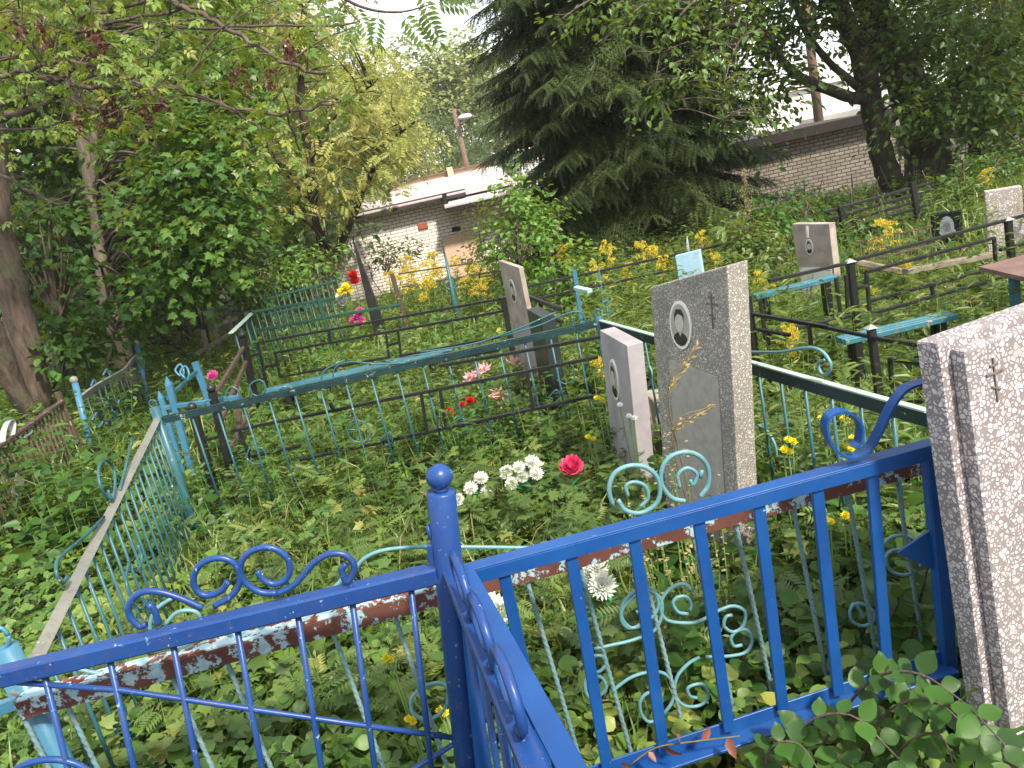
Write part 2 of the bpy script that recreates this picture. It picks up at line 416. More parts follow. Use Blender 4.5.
MT['plaque'] = plain('grey_plaque', '85827d', '94918b', .55, 30, 90, .5, .003)
MT['marble'] = plain('pale_marble', '969195', '827e81', .5, 6, 40, .15)
MT['concrete'] = plain('old_concrete', '9a9087', '7e746b', .9, 9, 70, .5, .004)
MT['moss_stone'] = terrazzo('mossy_terrazzo', 70, '8d8480', ['b5aca8', 'c9c1bd', 'a59c98'], stain='6a6040', stain_amt=.7, moss=True)
MT['granite'] = plain('polished_black_granite', '121417', '1b1d20', .18, 60, 200, .02, .0005, .6)
MT['granite_rough'] = plain('dark_granite', '23282a', '2d3232', .35, 60, 150, .1, .001)
MT['blue_plate'] = paint('pale_blue_plate', '8fb3c8', '9fbfd0', chip='c0c8c8', chip2='7a8a90', amount=.4)
MT['ceramic'] = plain('white_ceramic', 'd8d4cc', 'cfcac2', .25, 8, 20, .02)
MT['ph_grey'] = plain('photo_grey', '8d8a86', '9a9792', .35, 20, 20, .02)
MT['ph_dark'] = plain('photo_dark', '1d1d1f', '28282a', .35, 20, 20, .02)
MT['ph_skin'] = plain('photo_skin', 'b3ada6', 'a19b95', .35, 20, 20, .02)
MT['ph_mid'] = plain('photo_mid_grey', '6e7174', '5f6265', .5, 20, 20, .02)
MT['engrave'] = plain('engraved_grey', '8b9096', '70757a', .7, 40, 80, .1)
MT['groove'] = plain('weathered_groove', '4d4642', '6b625c', .9, 60, 80, .3)
MT['brick_white'] = brick_mat('white_silicate_brick', 'e8e2dc', 'dcd4cc', '9a8d84', w=.22, h=.085, dirt_amt=.1)
MT['brick_grey'] = brick_mat('grey_silicate_brick', '7d766b', '696259', '332e29', w=.215, h=.078, bs=.011, dirt='4f4840', dirt_amt=.75)
MT['red_brick'] = plain('red_brick', '8f4638', 'a0523f', .9, 20, 60)
MT['roof'] = plain('pale_metal_roof', 'b9aeb0', 'a89c9e', .6, 1.5, 30, .2)
MT['tar'] = plain('tar_roof_edge', '3a3232', '282222', .9, 4, 30)
MT['fascia'] = plain('dark_fascia', '17130f', '221d19', .9, 4, 30)
MT['tan'] = plain('tan_sheet_metal', 'c4a794', 'b89a86', .7, 3, 30, .1)
MT['white_render'] = plain('white_render', 'd2d0cc', 'c6c4c0', .9, 3, 30, .1)
MT['pole'] = plain('wooden_pole', '5f4c42', '6f5a4e', .9, 6, 40)
MT['lamp'] = plain('lamp_shell', 'd8dadc', 'c8cacc', .4, 6, 40, .05)
MT['bark'] = bark_mat('grey_brown_bark', '2e2621', '5a4c41')
MT['bark_dark'] = bark_mat('dark_bark', '1f1a17', '40362e')
MT['bark_pale'] = bark_mat('pale_grey_bark', '3a332b', '665b4e')
MT['L_maple'] = leaf_mat('maple_leaf', ['2a4c1c', '385e22', '456a28', '587a2e', '80862e'], .32)
MT['L_dark'] = leaf_mat('dark_leaf', ['1e381b', '284822', '325628', '42642f'], .25)
MT['L_box'] = leaf_mat('box_elder_leaf', ['3c5826', '4f6c2a', '647e30', '809038', '96884a'], .38)
MT['L_ash'] = leaf_mat('pale_ash_leaf', ['78884a', '92a052', 'a8ac5c', 'b8b068', 'ac985c'], .45, tcol='c8cc68')
MT['L_elder'] = leaf_mat('fresh_green_leaf', ['3f6624', '4f782a', '628a34', '7c9c3e'], .36)
MT['L_willow'] = leaf_mat('willow_leaf', ['36521f', '466428', '587834', '70883e'], .36)
MT['L_big'] = leaf_mat('old_tree_leaf', ['2a441b', '365420', '466426', '5e7632'], .32)
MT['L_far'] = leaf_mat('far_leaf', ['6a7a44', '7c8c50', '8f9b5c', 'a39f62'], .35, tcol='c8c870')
MT['L_far2'] = leaf_mat('far_dark_leaf', ['3f5a38', '4d6840', '5e7648', '707f4c'], .3)
MT['L_spruce'] = leaf_mat('spruce_needle', ['28361b', '364620', '4a5a2a', '667239'], .18, rough=.5, tcol='5a7a30')
MT['L_cover'] = leaf_mat('ground_leaf', ['2f4c1e', '3f6026', '50702e', '688438', '96983f'], .28)
MT['L_broad'] = leaf_mat('broad_leaf', ['243f1c', '315222', '40652a', '587a34'], .28, spec=.22)
MT['L_weed'] = leaf_mat('weed_leaf', ['304820', '40582a', '526c30', '6c803c', '94884a'], .32)
MT['grass'] = leaf_mat('grass_blade', ['344e1e', '446026', '587432', '707e3c', '8a8a4a'], .32)
MT['litter'] = leaf_mat('dry_leaf', ['5a3a24', '7a5432', '94703f', 'a8864c'], .2, tcol='a07840')
MT['gold'] = leaf_mat('goldenrod_bloom', ['b09a1c', 'c8b030', 'd8c850', 'a89a48'], .3, tcol='e8c830')
MT['tansy'] = leaf_mat('yellow_petal', ['d0c418', 'dcd02c', 'e4d848'], .25, tcol='f0d020')
MT['straw'] = leaf_mat('straw', ['8a7c56', 'a08f66', 'b0a076'], .3, tcol='c8b070')
MT['seed'] = leaf_mat('red_brown_seed', ['3c1c16', '54281e', '6a3828'], .25, tcol='905038')
MT['seed_leaf'] = leaf_mat('withered_leaf', ['6a3a2a', '85503a', '9a6a50'], .2, tcol='a06848')
MT['petal_white'] = leaf_mat('white_cloth_petal', ['d8dcd0', 'e6e8de', 'ecede6'], .3, tcol='f0f0e8')
MT['petal_rose'] = leaf_mat('crimson_cloth_petal', ['c02c5c', 'd0406c', 'dc5880'], .3, tcol='e04060')
MT['petal_pink'] = leaf_mat('pink_cloth_petal', ['c98a94', 'd8a2a8', 'e0bcb8'], .3, tcol='e8a0a8')
MT['petal_hot'] = leaf_mat('magenta_cloth_petal', ['b83c88', 'cc509c', 'd468ac'], .3, tcol='e060a8')
MT['petal_red'] = leaf_mat('red_cloth_petal', ['a81414', 'c02020', 'cc3028'], .3, tcol='d03020')
MT['cloth_leaf'] = leaf_mat('artificial_leaf', ['1f6a3a', '2c7a46', '3a8a50'], .25)
MT['stem'] = plain('green_stem', '4e6a2c', '62783a', .7, 20, 60)
MT['stem_dry'] = plain('dry_stem', '4f4632', '64583f', .85, 20, 60)
def ground_mat():
    m, nt, out = _mat('soil_and_litter'); tc = N(nt, 'ShaderNodeTexCoord').outputs['Object']
    c = mix(nt, ramp(nt, noise(nt, tc, 1.3, 6, .65), [(.4, 0.0), (.6, 1.0)]), '3a3120', '3f4a22')
    c = mix(nt, ramp(nt, noise(nt, tc, 26, 6, .7), [(.45, 0.0), (.62, 1.0)]), c, '5c4a30')
    p = N(nt, 'ShaderNodeBsdfPrincipled'); nt.links.new(c, p.inputs['Base Color']); p.inputs['Roughness'].default_value = .95
    nt.links.new(bump(nt, noise(nt, tc, 40, 6, .7), .8, .03), p.inputs['Normal']); nt.links.new(p.outputs[0], out.inputs['Surface']); return m
MT['ground'] = ground_mat()

# ------------------------------------------------------------------ ground sheet
def axis(lo, hi):
    a = [0.0]; s = .12
    while a[-1] < hi: a.append(a[-1] + s); s = min(s * 1.045, 60)
    b = [0.0]; s = .12
    while b[-1] > lo: b.append(b[-1] - s); s = min(s * 1.045, 60)
    return np.array(sorted(set(a + b)))
gx = axis(-320, 320); gy = axis(-40, 520)
X, Y = np.meshgrid(gx, gy); Z = gz(X, Y)
gm = MB(); gm.v = list(map(tuple, np.stack([X, Y, Z], 2).reshape(-1, 3))); nx = len(gx)
gm.f = [(j * nx + i, j * nx + i + 1, (j + 1) * nx + i + 1, (j + 1) * nx + i) for j in range(len(gy) - 1) for i in range(nx - 1)]
gm.sm = [True] * len(gm.f)
tag(gm.build('ground', MT['ground']), kind='structure')

# ================================================================== FENCES
def scroll(pl, px, r, mat, parent, name='scroll', n=8, off=0.0, sm=5):
    return MB().tube(smooth_path(pl.tr(px, off), sm), r, n).build(name, mat, parent)

def down_to(p, lean, z):
    p = np.array(p, float); l = np.array(lean, float); return p + l * (z - p[2]) / l[2]

# ---- royal blue fence in front
LEAN = np.array([0.14, 0.0, 1.0])
c0 = G(448, 562, .80)
F1 = thing('grave_fence', 'royal blue metal fence with ball topped corner post and curled rail ornaments, nearest of all', 'fence', (c0[0], c0[1], 0))
base = down_to(c0, LEAN, -.06); topp = down_to(c0, LEAN, .945)
post = MB().tube([base, topp, topp + LEAN * .004], [.0285, .0285, .026], 20).tube([topp + LEAN * .004, topp + LEAN * .012], [.015, .013], 12).build('post', MT['royal'], F1)
MB().ball(topp + LEAN * .033, .0265, 24, 16, (1, 1, .93)).build('finial', MT['royal'], post)
MB().beam(topp + LEAN * -.10 + np.array([-.032, 0, 0]), topp + LEAN * -.135 + np.array([-.032, 0, 0]), .012, .02).ball(topp + LEAN * -.075 + np.array([-.03, 0, 0]), .012, 10, 7, (.5, 1, 1.5)).build('hinge', MT['royal'], post)
dl = nrm(G(0, 668, .80) - c0); e1 = c0 + dl * 1.75
pl1 = Plane(c0, e1, LEAN)
MB().beam(c0 + dl * .026 - np.array([0, 0, .018]), e1 - np.array([0, 0, .018]), .036, .036, LEAN).build('top_rail', MT['royal'], F1)
MB().beam(down_to(c0, LEAN, .12) + dl * .026, down_to(e1, LEAN, .12), .034, .034, LEAN).build('bottom_rail', MT['royal'], F1)
for px in (410, 351, 296, 235, 170, 106, 40, -30, -100, -175):
    t = pl1.at(px, 575 + (448 - px) * .215); t = c0 + dl * ((t - c0) @ dl) - np.array([0, 0, .03])
    MB().tube([t, down_to(t, LEAN, .13)], .0064, 8).build('picket', MT['royal'], F1)
MB().tube(pl1.tr([(0, 681), (120, 690), (340, 722), (455, 738)]), .0058, 8).build('brace', MT['royal'], F1)
MB().tube(pl1.tr([(457, 742), (380, 790), (300, 850)]), .0058, 8).build('brace', MT['royal'], F1)
cc = pl1.at(48, 812); uu = dl; vv = nrm(LEAN)
for R_ in (.122, .072):
    MB().tube([cc + R_ * (math.cos(a) * uu + math.sin(a) * vv) for a in np.linspace(0, 2 * math.pi, 40)], .0068, 8).build('ring', MT['royal'], F1)
for pth in ([(203, 608), (180, 598), (160, 592), (143, 592), (131, 601), (129, 614), (139, 626), (146, 624)],
            [(158, 624), (156, 614), (151, 606), (148, 606)],
            [(214, 606), (230, 597), (239, 585), (239, 571), (231, 561), (218, 558), (204, 562), (195, 572), (194, 585), (201, 594), (212, 595), (223, 589), (228, 581)],
            [(277, 593), (260, 592), (245, 582), (240, 568), (246, 555), (260, 548), (275, 549), (287, 558), (290, 570), (285, 580), (274, 584), (264, 580), (257, 571)],
            [(277, 594), (295, 584), (315, 562), (330, 554), (345, 555), (354, 565), (352, 576), (346, 582), (342, 570), (346, 564)]):
    scroll(pl1, pth, .0066, MT['royal'], F1)
# side of the royal blue fence that comes towards the viewer
n1 = G(536, 768, .80); dn = nrm(n1 - c0); e2 = c0 + dn * 1.35
MB().beam(c0 + dn * .03 - np.array([0, 0, .018]), e2 - np.array([0, 0, .018]), .034, .036).build('top_rail', MT['royal'], F1)
MB().beam(down_to(c0, LEAN, .12) + dn * .03, e2 * np.array([1, 1, 0]) + np.array([-.07, 0, .12]), .034, .034).build('bottom_rail', MT['royal'], F1)
for k in range(1, 11):
    t = c0 + dn * .12 * k - np.array([0, 0, .03]); MB().tube([t, down_to(t, LEAN * [.6, 1, 1], .13)], .0064, 8).build('picket', MT['royal'], F1)
for k in range(3):
    o = c0 + dn * (.20 + .16 * k)
    pts = [o + dn * .07 * (math.cos(a) * (1 - .08 * a)) + np.array([0, 0, .055 + .052 * (1 - .08 * a) * math.sin(a)]) for a in np.linspace(-1.3, 5.6, 22)]
    MB().tube(pts, .0078, 8).build('scroll', MT['royal'], F1)

# ---- bright blue fence to the right, its own corner beside the royal post
a2 = G(457, 574, .795) + np.array([.012, .02, 0]); b2 = G(932, 441, .80)
F2 = thing('grave_fence', 'bright blue fence of flat bars with ribbon curl on its rail, by the speckled headstone', 'fence', (*a2[:2], 0))
L2 = np.array([0.02, 0, 1.0]); pl2 = Plane(a2, b2, L2); d2 = nrm(b2 - a2)
mb = MB().beam(a2 - [0, 0, .003], b2 - [0, 0, .003], .036, .005).beam(a2 + np.array([0, -.016, -.018]), b2 + np.array([0, -.016, -.018]), .005, .028); mb.build('top_rail', MT['azure'], F2)
bl = pl2.at(600, 777); br = pl2.at(948, 661); ab = bl + (bl - br) * .35
MB().beam(ab + np.array([0, -.018, -.004]), br + np.array([0, -.018, -.004]), .042, .006).beam(ab + np.array([0, .004, .014]), br + np.array([0, .004, .014]), .005, .03).build('bottom_rail', MT['azure'], F2)
for px, qx in ((503, 552), (570, 607), (633, 663), (697, 728), (757, 782), (815, 837), (870, 886)):
    yt = 568 - (px - 460) * .275
    t = pl2.at(px, yt + 12); b = pl2.at(qx, 757 - (qx - 640) * .33 + (0 if qx > 600 else 10))
    MB().beam(t + np.array([0, -.006, .0]), b + np.array([0, -.006, .0]), .024, .012, (0, 1, 0)).build('picket', MT['azure'], F2)
tp = pl2.at(929, 445); bp = pl2.at(953, 690)
MB().beam(tp, down_to(bp, L2, -.05), .03, .03, (0, 1, 0)).build('post', MT['azure'], F2)
MB().beam(down_to(a2, LEAN, .78), down_to(a2, LEAN, -.05), .028, .028, (0, 1, 0)).build('post', MT['azure'], F2)
MB().prism(pl2.tr([(898, 553), (931, 530), (934, 570)]), (0, .006, 0)).build('gusset', MT['azure'], F2)
rb = smooth_path(pl2.tr([(955, 372), (925, 381), (905, 388), (893, 402), (885, 417), (878, 432), (867, 449), (850, 457), (835, 450), (827, 437), (825, 422), (831, 413), (845, 411), (856, 418), (860, 429), (858, 441), (852, 446)]), 5)
MB().ribbon(rb, (0, .03, 0), .005).build('scroll', MT['azure'], F2)
n2 = G(572, 768, .795); dn2 = nrm(n2 - a2); e3 = a2 + dn2 * 1.2
MB().beam(a2 + dn2 * .02 - np.array([0, 0, .003]), e3 - np.array([0, 0, .003]), .036, .005).beam(a2 + dn2 * .02 + np.array([.016, 0, -.018]), e3 + np.array([.016, 0, -.018]), .005, .028).build('top_rail', MT['azure'], F2)
for k in range(1, 8):
    t = a2 + dn2 * .13 * k - np.array([0, 0, .006]); MB().beam(t, down_to(t, (.06, 0, 1), .15), .012, .024, (0, 1, 0)).build('picket', MT['azure'], F2)
q0 = np.array([*a2[:2], .15]); q1 = np.array([*e3[:2], .15]); MB().beam(q0, q1, .03, .03).build('bottom_rail', MT['azure'], F2)

# ---- teal enclosure of the main plot
A3 = G(15, 701, .675); B3 = G(926, 455, .675); C3 = G(158, 418, .70); D3 = G(599, 320, .70)
F3 = thing('grave_fence', 'teal fence round the main plot, rusty front rail over twisted rods, thin teal bars behind', 'fence', (0, 2.8, 0))
d3 = nrm(B3 - A3); pl3 = Plane(A3, B3, (.06, 0, 1)); pl3o = pl3
frail = MB().beam(A3 + np.array([0, .019, -.002]), B3 + np.array([0, .019, -.002]), .04, .005).build('top_rail', MT['flaked_top'], F3)
MB().beam(A3 + np.array([0, -.002, -.0245]), B3 + np.array([0, -.002, -.0245]), .005, .040).build('rail_flange', MT['flaked_face'], frail)
MB().beam(A3 + np.array([0.02, .01, -.60]), B3 + np.array([-.02, .01, -.60]), .03, .03).build('bottom_rail', MT['flaked_face'], F3)
for px in (18, 62, 168, 223, 330, 392, 525, 578, 637, 692, 735, 793, 848, 897):
    t = pl3.at(px, 715 - (px - 15) * .27); t = A3 + d3 * ((t - A3) @ d3) + np.array([0, .008, -.006]); b = down_to(t, (-.055, 0, 1), .06)
    MB().rebar(t + [0, 0, .005], b, .0055).build('picket', MT['rebar'], F3)
for pth, r in (([(700, 497), (708, 485), (708, 468), (699, 456), (685, 452), (670, 457), (662, 469), (662, 485), (672, 498), (685, 501)], .0055),
            ([(700, 478), (702, 470)], .005),
            ([(613, 505), (609, 490), (614, 474), (628, 466), (645, 467), (657, 477), (660, 492), (655, 505), (640, 513), (625, 510), (618, 500)], .0055),
            ([(628, 496), (626, 486), (634, 482), (645, 486), (648, 498), (640, 507)], .0045),
            ([(680, 488), (678, 475), (687, 468), (697, 474), (693, 485), (690, 480)], .0045)):
    scroll(pl3, pth, r, MT['teal_pale'], F3, off=-.02)
for pth in ([(540, 548), (470, 547), (420, 547), (385, 550), (365, 558), (355, 570), (352, 580), (358, 588)],
            [(345, 575), (330, 590), (280, 612), (230, 622), (190, 628)],
            [(165, 625), (178, 612), (196, 612), (202, 625), (195, 640), (178, 647), (160, 642), (150, 628), (156, 610), (172, 598)],
            [(240, 612), (258, 616), (262, 628), (250, 640), (236, 640), (228, 632)],
            [(55, 655), (75, 668), (110, 674), (140, 668)]):
    scroll(pl3, pth, .0045, MT['teal_pale'], F3, off=-.025)
for pth in ([(641, 622), (646, 605), (640, 592), (632, 598), (622, 610), (622, 622), (630, 628), (644, 624), (656, 612), (658, 600), (650, 588), (635, 590)],
            [(594, 649), (612, 645), (633, 640), (655, 630), (662, 612), (660, 598), (648, 590), (634, 592), (623, 604), (622, 618), (632, 628), (645, 620), (640, 612), (636, 612)],
            [(692, 590), (684, 584), (674, 586), (663, 597), (661, 612), (669, 621), (690, 623), (702, 620), (720, 610), (734, 606), (745, 612), (743, 626), (733, 632), (724, 626), (726, 617), (732, 615)],
            [(688, 614), (678, 612), (673, 603), (678, 597), (687, 597), (691, 604), (690, 610)],
            [(706, 657), (730, 656), (746, 652), (752, 641), (747, 630), (737, 631), (731, 638), (734, 646), (742, 645)],
            [(611, 692), (630, 678), (650, 672), (665, 674), (674, 686), (672, 702), (662, 715), (650, 722), (642, 715), (640, 703), (646, 694), (656, 692), (662, 700), (658, 708), (652, 706)],
            [(700, 657), (688, 664), (677, 677), (675, 693), (683, 705), (698, 706), (708, 698), (705, 686), (698, 684), (688, 688), (690, 696), (697, 698)],
            [(589, 660), (588, 668), (598, 672), (606, 664), (602, 656), (592, 656)],
            [(590, 672), (585, 684), (588, 696), (598, 697), (606, 688), (602, 678), (594, 676)],
            [(420, 695), (425, 686), (440, 683), (448, 690), (447, 703), (440, 714), (425, 720), (413, 713), (411, 700), (418, 690)],
            [(857, 603), (865, 605), (873, 612), (872, 622), (863, 626), (853, 622), (850, 612), (855, 604), (864, 618)],
            [(882, 545), (892, 537), (906, 536), (918, 545), (922, 560), (916, 571), (902, 575), (890, 570), (886, 557), (894, 550), (905, 552), (908, 560)]):
    scroll(pl3, pth, .0042, MT['teal_pale'], F3, off=-.004)
# left side
pl3l = Plane(A3, C3); dls = nrm(C3 - A3)
MB().beam(A3 + dls * .02, C3 - dls * .02, .030, .006, np.cross(dls, [0, 0, 1]) + np.array([0, 0, 1.2])).build('top_rail', MT['greyrail'], F3)
for k in range(1, 22):
    t = A3 + (C3 - A3) * k / 22; MB().tube([t, [t[0], t[1], gz(t[0], t[1]) + .03]], .0052, 6).build('picket', MT['teal'], F3)
for pth in ([(104, 517), (85, 536), (66, 552), (57, 562), (57, 575), (63, 583), (68, 576)],
            [(133, 437), (125, 470), (120, 490)],
            [(108, 500), (100, 485), (99, 468), (106, 460), (114, 470), (115, 488), (112, 500), (108, 490)],
            [(130, 560), (126, 580), (132, 600), (140, 610), (148, 600)], [(138, 545), (142, 560), (136, 572), (128, 560)]):
    scroll(pl3l, pth, .0052, MT['teal'], F3, off=.0)
for (pt, hz, rr) in ((C3, .76, .024), (D3, .72, .022)):
    pb = np.array([pt[0], pt[1], -.12]); p_ = MB().tube([pb, [pt[0], pt[1], hz]], rr, 12).build('post', MT['teal'], F3)
    ring = [np.array([pt[0] + .018 * math.cos(a), pt[1], hz + .016 + .02 * math.sin(a)]) for a in np.linspace(0, 2 * math.pi, 16)]
    MB().tube(ring, .005, 6).build('finial', MT['teal'], p_)
fp = A3 + np.array([.0, .05, 0]); p_ = MB().tube([[fp[0] + .03, fp[1], -.06], [fp[0] - .01, fp[1], .775]], .0235, 16).build('post', MT['sky'], F3)
MB().tube([np.array([fp[0] - .018 + .022 * math.cos(a), fp[1], .80 + .026 * math.sin(a)]) for a in np.linspace(0, 2 * math.pi, 20)], .0045, 8).build('finial', MT['sky'], p_)
# back side
pl3b = Plane(C3, D3)
MB().beam(C3, D3, .026, .006).beam(C3 + np.array([0, -.010, -.019]), D3 + np.array([0, -.010, -.019]), .006, .028).build('top_rail', MT['teal_dark'], F3)
MB().beam(C3 - [0, 0, .62], D3 - [0, 0, .62], .025, .025).build('bottom_rail', MT['teal_dark'], F3)
for k in range(1, 17):
    t = C3 + (D3 - C3) * (k + .25) / 17.2
    MB().tube([t - [0, 0, .03], t - [0, 0, .62]], .0056, 6).build('picket', MT['teal'], F3)
for pth in ([(252, 405), (236, 408), (222, 404), (206, 410), (205, 402), (211, 400)], [(240, 398), (238, 390), (230, 387), (226, 395), (232, 402), (244, 402), (252, 396), (250, 385), (260, 380), (266, 388), (260, 396), (252, 394)],
            [(270, 400), (282, 388), (292, 388), (294, 394), (286, 396)],
            [(345, 360), (323, 372), (324, 388), (332, 384), (335, 368), (350, 362), (380, 364), (420, 362)],
            [(500, 337), (540, 325), (565, 314), (580, 312), (585, 322), (574, 326), (572, 316)],
            [(420, 352), (450, 348), (480, 342), (520, 328), (556, 312)],
            [(258, 441), (250, 448), (247, 458), (256, 464), (266, 458), (262, 448), (254, 450)],
            [(348, 424), (356, 420), (366, 424), (370, 434), (364, 442), (352, 440), (348, 430), (356, 430)],
            [(380, 440), (390, 432), (392, 442), (384, 446)],
            [(556, 372), (562, 364), (572, 366), (574, 378), (566, 384), (557, 380)], [(548, 398), (556, 390), (560, 396), (554, 404)],
            [(452, 424), (462, 418), (470, 426), (464, 436), (454, 436)], [(462, 440), (480, 446), (492, 434), (486, 424)]):
    scroll(pl3b, pth, .004, MT['teal'], F3, off=.0, sm=4)
# right side
B3r = G(928, 411, .70); pl3r = Plane(D3, B3r)
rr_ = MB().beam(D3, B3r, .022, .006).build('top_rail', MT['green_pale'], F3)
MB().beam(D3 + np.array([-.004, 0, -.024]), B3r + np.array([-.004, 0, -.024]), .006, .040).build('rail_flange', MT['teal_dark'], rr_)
MB().beam(D3 - [0, 0, .6], B3r - [0, 0, .6], .025, .025).build('bottom_rail', MT['teal_dark'], F3)
for k in range(1, 17):
    t = D3 + (B3r - D3) * k / 17; MB().tube([t - [0, 0, .03], t - [0, 0, .6]], .0056, 6).build('picket', MT['teal'], F3)
for pth in ([(747, 352), (780, 352), (805, 348), (820, 350), (830, 362), (829, 372), (822, 374), (818, 364), (824, 360)],
            [(758, 425), (768, 432), (775, 445), (777, 458)], [(640, 372), (647, 364), (652, 374), (648, 386), (640, 382)]):
    scroll(pl3r, pth, .005, MT['teal_pale'], F3)

# ---- lone pipe post in the left corner
q = G(-2, 662, .72); lp = thing('pipe_post', 'thick light blue pipe post leaning behind the royal blue rail at lower left', 'post', (q[0] + .05, q[1], 0))
MB().tube([[q[0] + .07, q[1] + .02, -.06], [q[0], q[1] + .02, .72]], .026, 16).build('pipe', MT['sky'], lp)
MB().beam([q[0] - .3, q[1] + .06, .55], [q[0], q[1] + .03, .60], .02, .03).build('arm', MT['sky'], lp)

# ---- generic bar fence traced on its own plane
def bar_fence(label, plane, bars, mat, w=.02, posts=(), pickets=(), loc=None, pr=.006, extra=(), pmat=None):
    l = plane.o if loc is None else loc
    t = thing('grave_fence', label, 'fence', (l[0], l[1], float(gz(l[0], l[1]))))
    for b in bars:
        pts = plane.tr(b[:2]); m = b[2] if len(b) > 2 else mat
        MB().beam(pts[0], pts[1], w, w, (0, 0, 1) if abs(pts[1][2] - pts[0][2]) < .2 else (0, 1, 0)).build('bar', m, t)
    for (a, b, ww, cap) in posts:
        A, B = plane.at(*a), plane.at(*b); gB = float(gz(B[0], B[1])) - .05
        if B[2] > gB: B = np.array([B[0] + (B[0] - A[0]) * .3, B[1], gB])
        o = MB().beam(A, B, ww, ww, (0, 1, 0)).build('post', pmat or mat, t)
        if cap == 'ball': MB().ball(A + [0, 0, ww * .5], ww * .62, 12, 8).build('finial', pmat or mat, o)
        if cap == 'hat': MB().add([A + np.array([sx * ww * .75, sy * ww * .75, 0]) for sx, sy in ((-1, -1), (1, -1), (1, 1), (-1, 1))] + [A + [0, 0, ww * .55]], [(0, 1, 4), (1, 2, 4), (2, 3, 4), (3, 0, 4), (3, 2, 1, 0)]).build('cap', MT['iron_white'], o)
        if cap == 'spike': MB().add([A + np.array([sx * ww * .5, sy * ww * .5, 0]) for sx, sy in ((-1, -1), (1, -1), (1, 1), (-1, 1))] + [A + [0, 0, ww * 1.6]], [(0, 1, 4), (1, 2, 4), (2, 3, 4), (3, 0, 4)]).build('finial', pmat or mat, o)
    for (p0, p1, n, low) in pickets:
        A, B = plane.at(*p0), plane.at(*p1)
        for k in range(n):
            q = A + (B - A) * k / max(1, n - 1); z1 = low if low is not None else float(gz(q[0], q[1]))
            MB().tube([q, [q[0], q[1], z1]], pr, 5).build('picket', mat, t)
    return t

# black enclosure: front plane, back plane, left side
pa, pb = G(193, 411, .62), G(600, 340, .66); pk = Plane(pa, pb)
F4 = bar_fence('black fence of open rectangles directly behind the teal back rail, with two leaning posts', pk,
    [((232, 431), (598, 357)), ((300, 460), (598, 395)), ((421, 393), (427, 432)), ((440, 389), (446, 428)), ((239, 430), (252, 462)), ((226, 455), (250, 450)),
     ((205, 440), (222, 436)), ((212, 472), (228, 468)), ((440, 366), (600, 337)), ((330, 403), (335, 412)), ((527, 372), (533, 408)), ((228, 462), (300, 446)), ((345, 478), (430, 459))],
    MT['black'], .016, posts=(((193, 411), (224, 520), .045, 'ball'), ((212, 392), (243, 515), .04, 'ball')))
pk2 = Plane(G(243, 338, .68), G(505, 297, .68))
def bars_on(t, plane, bars, mat, w):
    for b in bars:
        pts = plane.tr(b); MB().beam(pts[0], pts[1], w, w, (0, 0, 1) if abs(pts[1][2] - pts[0][2]) < .2 else (0, 1, 0)).build('bar', mat, t)
F4b = bar_fence('black fence of interlocking rectangles on the far side of the pale blue bench', pk2,
    [((257, 343), (505, 298)), ((274, 353), (503, 311)), ((280, 377), (390, 357)), ((400, 356), (500, 337)), ((258, 343), (268, 391)), ((275, 353), (280, 377)),
     ((329, 330), (330, 343)), ((386, 334), (389, 357)), ((398, 331), (401, 356)), ((265, 367), (278, 364)), ((389, 345), (400, 342)), ((251, 356), (258, 354)), ((254, 381), (266, 378)), ((268, 391), (340, 377)), ((335, 368), (337, 380)), ((340, 380), (500, 350))],
    MT['black'], .018, posts=(((243, 338), (256, 405), .05, 'ball'), ((503, 297), (510, 345), .04, None)))
pk3 = Plane(G(214, 395, .62), G(243, 342, .64))
bars_on(F4b, pk3, [((217, 392), (243, 348)), ((218, 428), (246, 362)), ((228, 452), (254, 405)), ((236, 385), (240, 432))], MT['brownrail'], .028)
pk4 = Plane(G(507, 297, .68), G(597, 332, .64))
bars_on(F4b, pk4, [((527, 296), (560, 309)), ((527, 307), (562, 322)), ((540, 300), (544, 330))], MT['black'], .022)

# dark green fence further back
pk5 = Plane(G(250, 314, .66), G(388, 288, .64))
F5 = bar_fence('dark green picket fence with pale green side rail beyond the black fences', pk5,
    [((252, 312), (335, 298)), ((243, 333), (345, 314)), ((345, 314), (400, 305))], MT['green'], .03,
    posts=(((246, 312), (252, 345), .05, None), ((318, 296), (324, 320), .04, None)), pickets=(((256, 312), (332, 299), 12, None),), pr=.012)
MB().beam(G(231, 333, .62), G(252, 313, .66), .05, .012).build('rail', MT['green_pale'], F5)
for k in range(4):
    q = G(231, 333, .62) + (G(252, 313, .66) - G(231, 333, .62)) * (k + .5) / 4; MB().tube([q, [*q[:2], float(gz(*q[:2]))]], .012, 5).build('picket', MT['green'], F5)
pk5b = Plane(P(262, 300, 10.6), P(332, 283, 11.0))
bar_fence('thin dark railing with close upright bars at the foot of the slender forked tree', pk5b, [((262, 300), (335, 281)), ((265, 315), (340, 298))], MT['green'], .025, pickets=(((264, 295), (336, 277), 14, None),), pr=.011)

